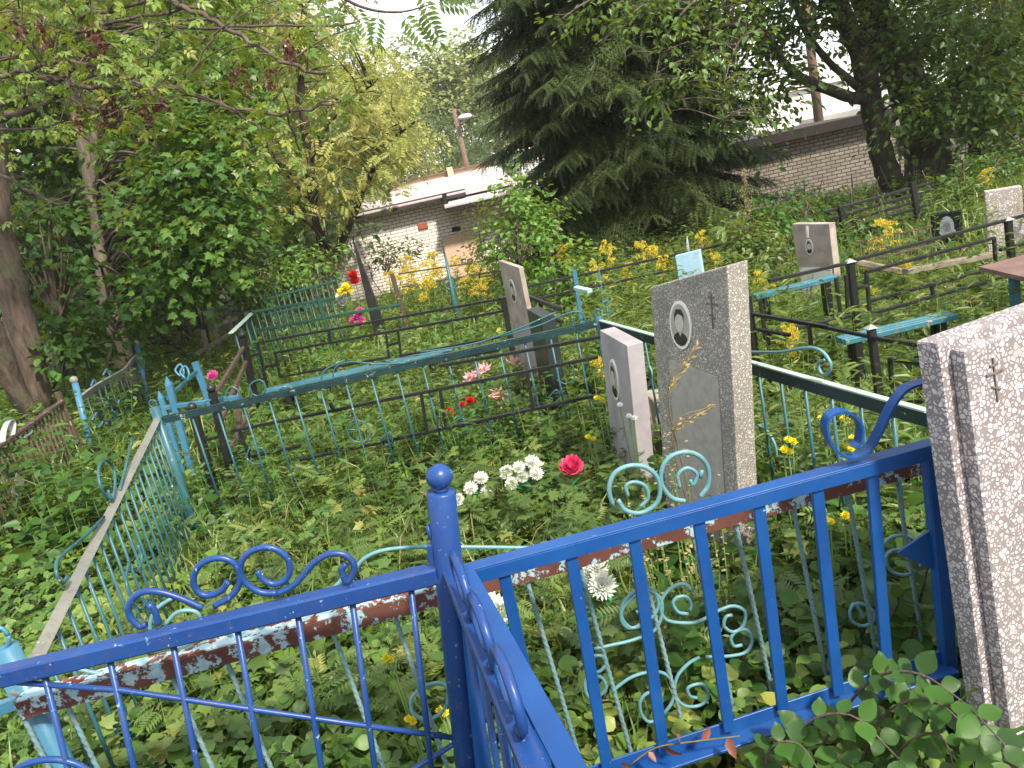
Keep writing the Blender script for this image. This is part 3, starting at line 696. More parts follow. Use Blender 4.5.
# sky blue pointed fence, left of the plot
pk6 = Plane(G(162, 398, .58), G(235, 398, .5))
F6 = bar_fence('small sky blue fence with pointed posts beside the teal corner post', pk6, [((164, 408), (240, 397))], MT['sky'], .03,
    posts=(((161, 398), (172, 440), .034, 'spike'), ((169, 385), (182, 442), .04, 'spike')))
for b in (((196, 372), (170, 395)),):
    A, B = G(196, 372, .52), G(168, 398, .52); MB().beam(A, B, .025, .03).build('bar', MT['teal'], F6)
A = G(195, 362, .58); MB().beam(A, [A[0] + .02, A[1], -.15], .05, .05, (0, 1, 0)).build('post', MT['sky'], F6)
for k in range(2):
    o = G(180 + 5 * k, 372 + 2 * k, .6); MB().tube(smooth_path([o + [0, 0, -.06], o + [.03, .0, 0], o + [.0, .05, .05], o + [-.03, 0, .02], o + [0, -.02, -.03]], 4), .008, 6).build('scroll', MT['sky'], F6)

# grey wavy rail fence further left
A7, B7 = G(77, 392, .58), P(137, 352, 8.2); pk7 = Plane(A7, B7)
F7 = thing('grave_fence', 'faded blue fence with wavy grey top rail and ball topped posts under the left trees', 'fence', (A7[0], A7[1], float(gz(A7[0], A7[1]))))
MB().ribbon(smooth_path(pk7.tr([(79, 400), (95, 388), (112, 378), (124, 371), (131, 362), (136, 357)]), 4), (.02, .0, .05), .02).build('top_rail', MT['greyrail'], F7)
for (a, b) in (((75, 383), (92, 452)), ((137, 345), (148, 402))):
    A_, B_ = pk7.at(*a), pk7.at(*b); o = MB().tube([A_, B_], .025, 10).build('post', MT['sky'], F7); MB().ball(A_ + [0, 0, .025], .032, 12, 8).build('finial', MT['greyrail'], o)
for k in range(1, 12):
    q = A7 + (B7 - A7) * k / 12 - [0, 0, .05]; MB().tube([q, [*q[:2], float(gz(*q[:2]))]], .009, 5).build('picket', MT['teal_dark'], F7)
for pth in ([(92, 420), (98, 412), (103, 420), (98, 428), (93, 424)], [(106, 424), (112, 416), (117, 424), (112, 430)], [(117, 408), (119, 400), (116, 414), (112, 410)], [(103, 375), (107, 369), (110, 376)], [(91, 386), (94, 380), (97, 386)]):
    scroll(pk7, pth, .008, MT['sky'], F7, n=6)

# rusty picket fence, far left
A8, B8 = G(-40, 474, .58), G(61, 402, .58); pk8 = Plane(A8, B8)
F8 = thing('grave_fence', 'rusty brown picket fence with whitish curls at the foot of the thick left trunk', 'fence', (A8[0], A8[1], float(gz(A8[0], A8[1]))))
MB().beam(A8, B8, .05, .02).build('top_rail', MT['brownrail'], F8)
for k in range(0, 22):
    q = A8 + (B8 - A8) * (k + .5) / 22; MB().tube([q, [*q[:2], float(gz(*q[:2]))]], .0085, 5).build('picket', MT['rustpick'], F8)
MB().beam(B8 + [0, 0, .08], [B8[0] + .02, B8[1], -.15], .035, .035, (0, 1, 0)).build('post', MT['rustpick'], F8)
for pth in ([(2, 446), (4, 430), (9, 421), (13, 424), (12, 436), (8, 444)], [(18, 436), (24, 428), (30, 432), (22, 438)]):
    MB().ribbon(smooth_path(pk8.tr(pth), 4), (.03, .02, 0), .008).build('scroll', MT['iron_white'], F8)
MB().prism(Plane(A8, B8).tr([(11, 493), (16, 473), (25, 478), (20, 497)], .03), (0, .008, 0)).build('plate', MT['greyrail'], F8)

# old plank fence in the shade
pk9 = Plane(P(198, 345, 10), P(236, 318, 11))
bar_fence('weathered grey plank fence with leaning rails in the shade beneath the maple', pk9, [((195, 355), (236, 330)), ((212, 328), (236, 318))], MT['wood_grey'], .05,
    posts=(((203, 330), (209, 362), .05, None), ((213, 322), (219, 350), .05, None), ((228, 316), (233, 340), .05, None)), loc=P(203, 345, 10))

# stakes and wire by the garage
pk10 = Plane(P(394, 275, 9.4), P(500, 262, 9.4))
t = bar_fence('rusty stake and wire fence among yellow goldenrod below the white brick garage', pk10, [((398, 274), (485, 261)), ((402, 287), (505, 270))], MT['rustpick'], .018,
    posts=(((392, 274), (408, 330), .05, None),))
pk10b = Plane(P(445, 262, 8.6), P(455, 262, 8.6)); t = thing('pipe_post', 'slim turquoise post with forged ring among goldenrod below the brick garage', 'post', pk10b.at(449, 300))
MB().tube(pk10b.tr([(445, 255), (455, 305), (462, 335)]), [.012, .03, .03], 10).build('pipe', MT['teal'], t)
MB().tube([pk10b.at(450, 283) + .07 * np.array([math.cos(a), 0, math.sin(a)]) for a in np.linspace(0, 6.28, 14)], .012, 6).build('ring', MT['teal'], t)

# thin fence behind the stones with turquoise posts
pk11 = Plane(P(560, 277, 6.6), P(745, 237, 6.9))
bar_fence('thin black railing with turquoise posts behind the tall grey headstone', pk11, [((520, 288), (745, 240)), ((530, 300), (740, 256))], MT['black'], .02,
    posts=(((574, 270), (580, 320), .035, None), ((606, 298), (611, 330), .045, None), ((598, 268), (602, 300), .02, None)), pmat=MT['sky'])
q = P(576, 288, 6.4); t = thing('plank', 'whitish painted plank end lying across the thin railing', 'plank', q)
MB().beam(P(576, 288, 6.45), P(590, 291, 6.3), .05, .03).build('board', MT['blue_plate'], t)

# black fences on the right
pk12 = Plane(P(852, 262, 4.15), P(1008, 220, 4.4))
F12 = bar_fence('black fence of nested rectangles with two capped posts, running behind the blue slatted bench', pk12,
    [((769, 281), (848, 263)), ((855, 260), (1060, 206)), ((866, 272), (994, 238)), ((994, 238), (996, 268)), ((869, 301), (1000, 267)), ((932, 285), (933, 295)), ((870, 314), (1060, 262)), ((866, 272), (870, 314)),
     ((857, 288), (866, 286)), ((846, 275), (848, 314)), ((836, 278), (840, 312)), ((1000, 250), (1060, 234)), ((786, 331), (850, 316)), ((760, 300), (766, 340))],
    MT['black'], .018, posts=(((850, 262), (858, 330), .036, 'hat'), ((1008, 220), (1016, 306), .036, 'hat')))
pk13 = Plane(P(872, 330, 3.1), P(923, 343, 2.75))
F13 = bar_fence('low black fence with white capped post just behind the speckled headstone', pk13,
    [((874, 338), (925, 346)), ((890, 359), (925, 364)), ((890, 359), (893, 400)), ((857, 372), (858, 395)), ((858, 392), (925, 402))], MT['black'], .016, posts=(((871, 328), (882, 405), .03, 'hat'),))
pk14 = Plane(P(746, 313, 3.7), P(828, 327, 3.35))
bar_fence('short black fence half hidden in weeds right of the tall grey headstone', pk14, [((746, 313), (828, 327)), ((748, 328), (790, 335)), ((809, 324), (811, 345)), ((767, 330), (769, 350)), ((790, 320), (872, 337))], MT['black'], .016, posts=(((748, 296), (754, 345), .028, None),))
pk15 = Plane(P(830, 212, 8.4), P(912, 184, 8.4))
bar_fence('dark slatted fence in deep shade under the big old tree', pk15, [((825, 212), (930, 183)), ((830, 219), (930, 190)), ((832, 226), (930, 197)), ((834, 233), (930, 204)), ((836, 239), (930, 211))], MT['black'], .03, posts=(((912, 182), (920, 230), .06, None), ((840, 206), (848, 245), .06, None)))
pk16 = Plane(P(858, 240, 6.3), P(930, 228, 6.3))
bar_fence('pale grey picket railing behind the tall goldenrod in front of the portrait stone', pk16, [((858, 242), (932, 226)), ((862, 262), (932, 245))], MT['wood_dark'], .014, pickets=(((860, 241), (930, 226), 11, None),), pr=.006)
q = P(912, 270, 5.2); t = thing('plank', 'long bare grey plank lying level behind the black fence near the black portrait stone', 'plank', q)
MB().beam(P(905, 272, 5.2), P(996, 254, 5.3), .06, .04).build('board', MT['wood_grey'], t)
q = P(870, 265, 5.6); t = thing('plank', 'short grey plank sloping down left behind the black fence post', 'plank', q)
MB().beam(P(857, 262, 5.5), P(908, 273, 5.4), .06, .04).build('board', MT['wood_grey'], t)

# ================================================================== BENCHES, TABLE
def bench(label, A, B, depth, mat, slats, legz=0.0):
    A = np.array(A); B = np.array(B); d = nrm(B - A); s = np.cross([0, 0, 1], d)
    t = thing('bench', label, 'bench', (A[0], A[1], float(gz(A[0], A[1]))))
    w = depth / slats
    for k in range(slats):
        o = s * (w * (k + .5)); MB().beam(A + o, B + o, w * .86, .028).build('slat', mat, t)
    for f in (.12, .88):
        q = A + (B - A) * f
        for o in (.03, depth - .03):
            r = q + s * o; MB().beam(r - [0, 0, .015], [r[0], r[1], float(gz(r[0], r[1])) - .03], .04, .04, (0, 1, 0)).build('leg', MT['black'] if mat is MT['sky_bench'] else mat, t)
    return t
bench('long turquoise blue slatted bench between the black fences on the right', G(846, 343, .40), G(958, 317, .40), .105, MT['sky_bench'], 3)
bench('long pale blue bench board inside the black fence of the middle plot', G(262, 396, .33), G(452, 352, .33), .2, MT['sky_bench'], 2)
bench('narrow blue bench in front of the brownish headstone with oval portrait', P(757, 298, 4.7), P(838, 278, 4.7), .09, MT['sky_bench'], 2)
q = G(1010, 275, .62); t = thing('table', 'rust brown sheet metal table at the right edge beside the speckled headstone', 'table', (q[0], q[1], 0))
MB().prism([G(979, 271, .62), G(1060, 290, .62) , G(1100, 262, .62), G(1024, 259, .62)], (0, 0, .02)).build('table_top', MT['rust_top'], t)
for a, m in (((1014, 276), 'teal'), ((1050, 283), 'teal'), ((1060, 268), 'black')):
    r = G(*a, .62); MB().beam(r, [r[0], r[1], -.05], .035, .035, (0, 1, 0)).build('leg', MT[m], t)

# ================================================================== HEADSTONES
class Face:                                     # 2-D frame on the front of a stone: u along, v up
    def __init__(s, o, u, v, n): s.o, s.u, s.v, s.n = map(np.array, (o, nrm(u), nrm(v), nrm(n)))
    def p(s, a, b, c=0.0): return s.o + s.u * a + s.v * b + s.n * c
def ellipse(F, cu, cv, a, b, c, n=28): return [F.p(cu + a * math.cos(t), cv + b * math.sin(t), c) for t in np.linspace(0, 2 * math.pi, n, endpoint=False)]

def portrait(F, cu, cv, a, b, parent, oval=True):
    o = MB().prism(ellipse(F, cu, cv, a, b, -.002), F.n * .007).build('medallion', MT['ceramic'], parent)
    MB().prism(ellipse(F, cu, cv, a * .86, b * .88, .005), F.n * .0012).build('photo', MT['ph_grey'], o)
    sh = [(-.66, -.56), (-.55, -.42), (-.2, -.28), (0, -.48), (.2, -.28), (.55, -.42), (.66, -.56), (.4, -.78), (0, -.86), (-.4, -.78)]
    MB().prism([F.p(cu + x * a, cv + y * b, .0062) for x, y in sh], F.n * .0008).build('jacket', MT['ph_dark'], o)
    MB().prism(ellipse(F, cu, cv + .14 * b, a * .40, b * .42, .0070, 16), F.n * .0008).build('face', MT['ph_skin'], o)
    hair = [(-.42, .15), (-.44, .45), (-.24, .66), (.2, .68), (.42, .5), (.42, .18), (.32, .40), (-.1, .48), (-.32, .36)]
    MB().prism([F.p(cu + x * a, cv + y * b, .0078) for x, y in hair], F.n * .0006).build('hair', MT['ph_dark'], o)
    return o

def cross(F, cu, cv, h, parent, w=.006):
    mb = MB()
    for (x0, y0, x1, y1) in ((0, -.5, 0, .5), (-.24, .16, .24, .16), (-.12, .34, .12, .34), (-.12, -.12, .12, -.24)):
        mb.beam(F.p(cu + x0 * h, cv + y0 * h, 0), F.p(cu + x1 * h, cv + y1 * h, 0), w, .004, F.n)
    return mb.build('cross', MT['groove'], parent)

def slab(near, far, thick, ztop_n, ztop_f, zb, mat, label, lean=0.0, bevel=.004):
    """near/far: front-face bottom ends (x,y); thickness goes to the right of near->far"""
    n2, f2 = np.array(near, float), np.array(far, float); d = (f2 - n2) / np.linalg.norm(f2 - n2)
    tdir = np.array([d[1], -d[0]])
    t = thing('headstone', label, 'headstone', (n2[0], n2[1], zb))
    def pt(b, z): return np.array([b[0] + lean * z, b[1], z])
    poly = [pt(n2, zb), pt(f2, zb), pt(f2, ztop_f), pt(n2, ztop_n)]
    MB().prism(poly, (tdir[0] * thick, tdir[1] * thick, 0)).build('slab', mat, t, bevel)
    u = np.array([-d[0], -d[1], 0]); n = np.array([-tdir[0], -tdir[1], 0])     # u: left->right as one faces it
    F = Face(pt(f2, 0), u, (lean, 0, 1), n); F.w = np.linalg.norm(f2 - n2)
    return t, F

# speckled terrazzo stone, right foreground (faces the viewer)
LE = -.05
def h1(px, py, z): return G(px, py, z)
uL = nrm(np.array([.16, .055, 0])); nF = nrm(np.cross(uL, [0, 0, 1])); nF = nF if nF[1] < 0 else -nF
o1 = G(938, 346, 1.05)
S1 = thing('headstone', 'large pale headstone of coarse white speckled terrazzo with engraved cross, nearest on the right', 'headstone', (o1[0], o1[1], 0))
def slab1(off_u, off_n, w, depth, ztop, name, par):
    a = o1 + uL * off_u + nF * off_n
    def pt(q, z): return np.array([q[0] + LE * (z - 1.05), q[1], z])
    b = a + uL * w; poly = [pt(a, -.1), pt(b, -.1), pt(b, ztop), pt(a, ztop)]
    return MB().prism(poly, -nF * depth).build(name, MT['terr_big'], par, .006)
sb = slab1(0, 0, .62, .048, 1.055, 'slab', S1)
sf = slab1(.024, .030, .572, .0295, 1.037, 'front_panel', S1)
a1 = o1 + uL * .024 + nF * .031
Ff = Face([a1[0] - LE * 1.05, a1[1], 0], uL, (LE, 0, 1), nF)
cross(Ff, .065, .965, .085, S1, .0034)

# tall fine grey terrazzo stone
S2, Fb = slab((.60, 2.37), (.445, 2.75), .08, 1.1, 1.02, -.1, MT['terr_fine'], 'tall grey terrazzo headstone with oval photo of a man, slanted top and smooth plaque', .095)
portrait(Fb, .165, .905, .058, .082, S2)
cross(Fb, .33, .965, .12, S2, .0065)
MB().prism([Fb.p(.085, .1, -.003), Fb.p(.345, .1, -.003), Fb.p(.345, .75, -.003), Fb.p(.085, .775, -.003)], Fb.n * .006).build('plaque', MT['plaque'], S2, .001)
# small pale marble stone
S3, Fc = slab((.42, 3.10), (.375, 3.50), .068, .75, .75, -.1, MT['marble'], 'small pale marble headstone with white oval portrait, front of the main plot', .08, .003)
portrait(Fc, .17, .56, .062, .092, S3)
q = P(650, 402, 3.5); t = thing('kerb_stone', 'reddish concrete kerb between the pale marble stone and tall grey stone', 'kerb', (q[0], q[1], 0))
MB().beam([.5, 3.6, .22], [.72, 3.55, .22], .12, .34).build('block', MT['concrete'], t, .004)
t = thing('kerb_stone', 'pale concrete kerb strip lying in the weeds behind the teal pickets', 'kerb', G(398, 452, -.02))
MB().beam(G(378, 458, -.02), G(416, 445, -.02), .08, .07).build('block', MT['moss_stone'], t, .004)
# narrow brownish stone
S4, Fd = slab(P(517, 268, 4.75)[:2], P(497, 261, 5.15)[:2], .03, P(517, 268, 4.75)[2], P(497, 261, 5.15)[2], -.2, MT['concrete'], 'narrow brownish concrete headstone with small oval, leaning behind the black granite one', .01)
portrait(Fd, .2, .80, .055, .075, S4)
MB().prism([Fd.p(.09, .36, -.002), Fd.p(.40, .36, -.002), Fd.p(.40, .58, -.002), Fd.p(.09, .58, -.002)], Fd.n * .004).build('plaque', MT['marble'], S4)
# dark granite
S5, Fe = slab(P(537, 318, 4.25)[:2], P(523, 310, 4.6)[:2], .075, P(537, 318, 4.25)[2], P(523, 310, 4.6)[2], -.2, MT['granite_rough'], 'short black granite headstone beside the narrow brownish stone', .03)
# brownish stone right
a = P(792, 224, 6.2); b = P(829, 224, 5.9)
S6, Fg = slab(b[:2], a[:2], .07, b[2], a[2], -.3, MT['concrete'], 'brownish concrete headstone with pale lower half and dark oval portrait', .0)
portrait(Fg, .14, .48, .035, .06, S6)
MB().prism([Fg.p(.13, .55, .001), Fg.p(.15, .55, .001), Fg.p(.15, .64, .001), Fg.p(.13, .64, .001)], Fg.n * .006).build('cross', MT['ceramic'], S6)
MB().prism([Fg.p(.02, -.2, -.002), Fg.p(Fg.w - .02, -.2, -.002), Fg.p(Fg.w - .02, .32, -.002), Fg.p(.02, .32, -.002)], Fg.n * .005).build('plaque', MT['ceramic'], S6)
# black portrait stone
a = P(930, 215, 6.9); b = P(961, 211, 6.75)
S7, Fh = slab(b[:2], a[:2], .08, b[2], a[2], -.25, MT['granite'], 'polished black headstone engraved with an old woman in a headscarf', .0)
w = Fh.w; zt = float(a[2])
ov = [(.52 + .20 * math.cos(t) * (1.15 if math.sin(t) > -.3 else 1.6), zt / w - .50 + .38 * math.sin(t)) for t in np.linspace(0, 6.283, 24, endpoint=False)]
o = MB().prism([Fh.p(x * w, y * w, .0) for x, y in ov], Fh.n * .002).build('headscarf', MT['engrave'], S7)
MB().prism(ellipse(Fh, .52 * w, (zt / w - .50) * w, .125 * w, .2 * w, .002, 16), Fh.n * .0015).build('face', MT['ph_mid'], o)
mb = MB()
for dx in (-.06, .06): mb.prism(ellipse(Fh, (.52 + dx) * w, (zt / w - .45) * w, .025 * w, .012 * w, .0036, 8), Fh.n * .001)
mb.prism(ellipse(Fh, .52 * w, (zt / w - .61) * w, .04 * w, .009 * w, .0036, 8), Fh.n * .001); mb.prism(ellipse(Fh, .52 * w, (zt / w - .52) * w, .013 * w, .035 * w, .0036, 8), Fh.n * .001)
mb.build('features', MT['ph_dark'], o)
cross(Fh, .14 * w, zt - .12 * w, .16 * w, S7, .004)
MB().prism([Fh.p(.15 * w, zt - 1.22 * w, 0), Fh.p(.85 * w, zt - 1.22 * w, 0), Fh.p(.85 * w, zt - 1.16 * w, 0), Fh.p(.15 * w, zt - 1.16 * w, 0)], Fh.n * .002).build('inscription_line', MT['engrave'], S7)
# mossy pale stone right edge
a = P(985, 192, 5.6); b = P(1022, 186, 5.5)
S8, Fi = slab(b[:2], a[:2], .09, b[2], a[2], -.2, MT['moss_stone'], 'pale mottled headstone with mossy top behind the black fence at the right edge', .0)
# small pale blue marker
a = P(675, 256, 5.9); b = P(699, 250, 5.8)
S9, Fj = slab(b[:2], a[:2], .05, b[2], a[2], -.2, MT['blue_plate'], 'small pale blue metal grave marker peeping over the tall grey headstone', .0)
q = P(687, 240, 6.4); MB().tube([P(688, 255, 5.95), P(687, 236, 5.95)], [.02, .002], 8).build('spike', MT['iron_white'], S9)
# light stone far left mid
a = P(263, 285, 12.5); b = P(275, 282, 12.5)
# black obelisk
ot = P(354, 243, 9.3); ob = np.array([ot[0] + .05, ot[1], float(gz(ot[0], ot[1]))])
S10 = thing('obelisk', 'slender black pyramid grave marker hung with red and pink flowers', 'obelisk', ob)
def frus(c0_, c1_, w0, w1): 
    v = [np.array(c0_) + np.array([sx * w0, sy * w0, 0]) for sx, sy in ((-1, -1), (1, -1), (1, 1), (-1, 1))] + [np.array(c1_) + np.array([sx * w1, sy * w1, 0]) for sx, sy in ((-1, -1), (1, -1), (1, 1), (-1, 1))]
    return v, [(0, 1, 5, 4), (1, 2, 6, 5), (2, 3, 7, 6), (3, 0, 4, 7), (4, 5, 6, 7), (3, 2, 1, 0)]
MB().add(*frus(ob, ot, .085, .01)).build('shaft', MT['black'], S10)
MB().tube([ot, ot + [0, 0, .12]], .008, 6).beam(ot + [-.04, 0, .07], ot + [.04, 0, .07], .012, .012).build('cross', MT['black'], S10)

# ================================================================== FLOWERS
def flower_mesh(name, mat, r, layers=5, w=.32, n0=16, closed=False, cup=.2):
    pos, d, nn, sc, ti = [], [], [], [], []
    for l in range(layers):
        el = (l + .3) / layers * (1.45 if not closed else 1.2); n = max(4, int(n0 * math.cos(el) + 3))
        for k in range(n):
            th = 2 * math.pi * (k + .5 * (l % 2)) / n + random.uniform(-.1, .1)
            v = np.array([math.cos(th) * math.cos(el), math.sin(th) * math.cos(el), math.sin(el) * .8])
            d.append(v); nn.append(np.array([-math.cos(th) * math.sin(el), -math.sin(th) * math.sin(el), math.cos(el)])); pos.append(v * r * .12)
            sc.append(r * random.uniform(.85, 1.05) * (1 - .1 * l / layers)); ti.append(random.random())
    tm = T_leaf(w, tipz=cup, fold=.08)
    pos = np.array(pos); o = leafmesh(name, tm, pos, basis(np.array(d), np.array(nn)), np.array(sc), np.array(ti), mat, None, True)
    me = o.data; bpy.data.objects.remove(o); return me
FM = {'white': flower_mesh('mum', MT['petal_white'], .05, 5, .3, 18), 'rose': flower_mesh('rose', MT['petal_rose'], .055, 6, .95, 8, True, .25),
      'pink': flower_mesh('lily', MT['petal_pink'], .085, 2, .42, 6), 'hot': flower_mesh('magenta', MT['petal_hot'], .08, 4, .5, 9), 'red': flower_mesh('red', MT['petal_red'], .08, 5, .7, 9),
      'yellow': flower_mesh('yellow', MT['tansy'], .022, 3, .45, 11), 'ywhite': flower_mesh('small', MT['petal_white'], .022, 2, .4, 10), 'ybig': flower_mesh('ybig', MT['tansy'], .06, 3, .5, 9)}
_lt = T_leaf(.45)
def bouquet(name, label, cat, heads, mat_key, base_drop, group=None, leaves=10, rs=1.0):
    hs = [np.array(h, float) for h in heads]; c = sum(hs) / len(hs); zb = float(gz(c[0], c[1]))
    base = np.array([c[0], c[1] + .02, zb if base_drop is None else c[2] - base_drop])
    t = thing(name, label, cat, base, group)
    for h in hs:
        o = bpy.data.objects.new('flower_head', FM[mat_key]); COL.objects.link(o); o.parent = t; o.location = h - base
        dv = nrm(np.array([0, -.6, .8]) + (h - c) * 4); o.rotation_euler = Vector(dv).to_track_quat('Z', 'Y').to_euler(); o.scale = (rs * random.uniform(.85, 1.1),) * 3
        MB().tube([base, (base + h) / 2 + [random.uniform(-.01, .01), .01, 0], h - dv * .01], .003, 5).build('stem', MT['stem'], t)
    if leaves:
        n = leaves; i = RNG.integers(0, len(hs), n); pos = np.array([hs[k] for k in i]) * .75 + base * .25 + RNG.normal(0, .015, (n, 3))
        dd = rdir(n); dd[:, 2] = abs(dd[:, 2]) * .4
        leafmesh('foliage', _lt, pos, basis(dd, np.array([[0, 0, 1.0]]) + RNG.normal(0, .3, (n, 3))), RNG.uniform(.04, .07, n), RNG.random(n), MT['cloth_leaf'], t)
    return t
bouquet('artificial_bouquet', 'bunch of white artificial chrysanthemums right above the blue ball post', 'flowers', [P(*p) for p in ((481, 479, 3.3), (471, 489, 3.28), (487, 492, 3.3), (459, 500, 3.25))], 'white', None, leaves=24, rs=.72)
bouquet('artificial_bouquet', 'fuller bunch of white artificial chrysanthemums beside the crimson rose', 'flowers', [P(*p) for p in ((532, 463, 3.2), (519, 468, 3.2), (536, 474, 3.17), (523, 477, 3.2), (507, 473, 3.22), (512, 484, 3.15), (538, 469, 3.25))], 'white', None, leaves=40, rs=.70)
bouquet('artificial_bouquet', 'pair of white artificial blooms seen through the bright blue bars', 'flowers', [P(598, 567, 2.25), P(602, 586, 2.2), P(590, 575, 2.27)], 'white', None, leaves=14, rs=.85)
bouquet('artificial_bouquet', 'single white artificial bloom low in the grass right of the blue post', 'flowers', [P(488, 606, 2.1), P(498, 611, 2.08)], 'white', None, leaves=8, rs=.85)
bouquet('artificial_rose', 'crimson artificial rose standing in the grass before the marble stone', 'flower', [P(572, 467, 3.1)], 'rose', None, leaves=6, rs=.85)
bouquet('artificial_bouquet', 'pale pink artificial lilies before the narrow brownish stone', 'flowers', [P(*p) for p in ((484, 371, 4.9), (478, 377, 4.85), (513, 364, 5.0), (521, 384, 4.8), (497, 395, 4.7), (470, 378, 4.85), (505, 400, 4.7))], 'pink', None, leaves=24, rs=.72)
bouquet('artificial_bouquet', 'small red artificial blooms low behind the teal pickets', 'flowers', [P(462, 405, 4.5), P(450, 412, 4.45), P(470, 401, 4.5)], 'red', None, leaves=10, rs=.32)
bouquet('artificial_bouquet', 'red artificial flower hung on the black obelisk', 'flowers', [P(353, 275, 9.0), P(355, 281, 9.0)], 'red', .25, leaves=6, rs=.75)
bouquet('artificial_bouquet', 'magenta artificial flowers at the foot of the black obelisk', 'flowers', [P(358, 316, 8.9), P(362, 322, 8.9), P(354, 321, 8.9), P(360, 311, 8.9)], 'hot', .4, leaves=10, rs=.75)
bouquet('artificial_bouquet', 'yellow artificial flowers left of the black obelisk', 'flowers', [P(346, 287, 9.0), P(342, 292, 9.0), P(349, 291, 9.0)], 'ybig', .4, leaves=6, rs=1.0)
bouquet('artificial_bouquet', 'white artificial flowers beside the obelisk and yellow ones', 'flowers', [P(340, 298, 9.1), P(343, 303, 9.1)], 'white', .4, leaves=4, rs=1.2)
bouquet('artificial_bouquet', 'faded pink artificial flowers below the black portrait stone', 'flowers', [P(938, 287, 5.6), P(946, 290, 5.6), P(931, 291, 5.6), P(958, 291, 5.6)], 'pink', None, leaves=8, rs=.8)
bouquet('wild_flower', 'small magenta flower near the pointed sky blue fence', 'flower', [P(213, 376, 6.0)], 'hot', None, leaves=8, rs=.6)
bouquet('wild_flower', 'orange pink flower among weeds right of the blue bench', 'flower', [P(972, 300, 4.7)], 'rose', None, leaves=6, rs=.8)
for i, (x, y, d, lab) in enumerate(((597, 398, 3.35, 'yellow flower head just left of the marble stone at mid height'), (588, 437, 3.2, 'yellow flower head low left of the marble stone'), (821, 418, 2.6, 'large yellow bloom just left of the blue ribbon curl'),
        (843, 419, 2.75, 'yellow bloom framed inside the blue ribbon curl'), (788, 440, 2.5, 'yellow flower between teal bars right of the grey stone'), (784, 450, 2.4, 'yellow flower low between teal bars beside the grey stone'),
        (852, 438, 2.5, 'yellow flower just under the blue ribbon curl'), (846, 447, 2.4, 'lower yellow flower touching the bright blue rail'), (386, 658, 1.75, 'tiny yellow flower among round leaves left of the blue post'),
        (408, 719, 1.62, 'yellow flower low behind the royal blue bars'), (440, 711, 1.66, 'yellow flower inside the small teal ring by the blue post'), (826, 520, 2.0, 'yellow flower behind the bright blue bars below the rail'),
        (845, 516, 2.1, 'second yellow flower behind the bright blue bars'), (620, 405, 3.0, 'white daisy in front of the marble stone face'), (629, 416, 3.0, 'lower white daisy before the marble stone'))):
    bouquet('wild_flower', lab, 'flower', [P(x, y, d), P(x + 5, y + 2, d)] if i != 13 else [P(x, y, d)], 'yellow' if i < 13 else 'ywhite', None, leaves=0, rs=.62 if d > 2 else .5)

# ---- goldenrod (one master per size, copied)
def goldenrod_proto(h, seed, plume=.28, dens=1.0):
    r = np.random.default_rng(seed)
    t = thing('goldenrod_plant', 'x', 'plant', (0, 0, 0))
    top = np.array([r.uniform(-.06, .06), r.uniform(-.06, .06), h])
    MB().tube([(0, 0, -.05), top * [.4, .4, .5], top], [.006, .005, .002], 6).build('stem', MT['stem'], t, local=True)
    n = int(50 * h); f = r.uniform(.15, .8, n); pos = top * f[:, None]; a = r.uniform(0, 6.28, n)
    d = np.stack([np.cos(a), np.sin(a), r.uniform(-.1, .5, n)], 1)
    leafmesh('foliage', T_leaf(.22), pos, basis(d, np.tile([0, 0, 1.0], (n, 1))), r.uniform(.09, .16, n) * (1.1 - f * .5), r.random(n), MT['L_weed'], t, True)
    P_, D_ = [], []
    for k in range(int(15 * dens)):
        f = r.uniform(.62, 1.0); b = top * f; a = r.uniform(0, 6.28); L = plume * (1.22 - f) * .95 + .03
        for s in np.linspace(.1, 1, int(18)):
            q = b + np.array([math.cos(a) * L * s, math.sin(a) * L * s, L * (1.0 * s - .8 * s * s) + .03])
            for _ in range(3): P_.append(q + r.normal(0, .010, 3)); D_.append([math.cos(a) * .3 + r.normal(0, .4), math.sin(a) * .3 + r.normal(0, .4), 1])
    P_ = np.array(P_); D_ = np.array(D_); n = len(P_)
    leafmesh('blossom', T_leaf(.8), P_, basis(D_, r.normal(size=(n, 3))), r.uniform(.009, .018, n), r.random(n), MT['gold'], t, True)
    return t
protos = [goldenrod_proto(.8, 1), goldenrod_proto(1.0, 2, .32, 1.3), goldenrod_proto(.7, 3, .22)]
used = [False] * 3
def goldenrod(px, py, y, label, v, group=None, s=1.0):
    top = P(px, py, y); z0 = float(gz(top[0], top[1])); H = (.8, 1.0, .7)[v]
    o = protos[v] if not used[v] else copy_tree(protos[v]); used[v] = True
    o.location = (top[0], top[1], z0); k = max(.35, (top[2] - z0) / (H * 1.08)); w = min(max(k, .6), 1.15) * s; o.scale = (w, w, k); o.rotation_euler = (0, 0, random.uniform(0, 6.28))
    o['label'] = label
    if group: o['group'] = group
    elif 'group' in o: del o['group']
    return o
goldenrod(887, 212, 5.6, 'tall goldenrod with spreading bright yellow plume before the black portrait stone', 1, s=1.0)
gg = 'goldenrods below the brick garage'
for i, (x, y, d) in enumerate(((412, 262, 10), (425, 258, 11), (440, 262, 10.5), (452, 255, 12), (398, 270, 9.5), (468, 262, 11), (480, 266, 10), (405, 252, 13), (432, 248, 13), (490, 262, 12), (462, 274, 9), (420, 275, 9), (476, 279, 8.5), (388, 268, 12))):
    goldenrod(x, y, d, 'yellow goldenrod in the patch below the white brick garage wall', i % 3, gg, 1.0)
gs = 'goldenrods before the spruce'
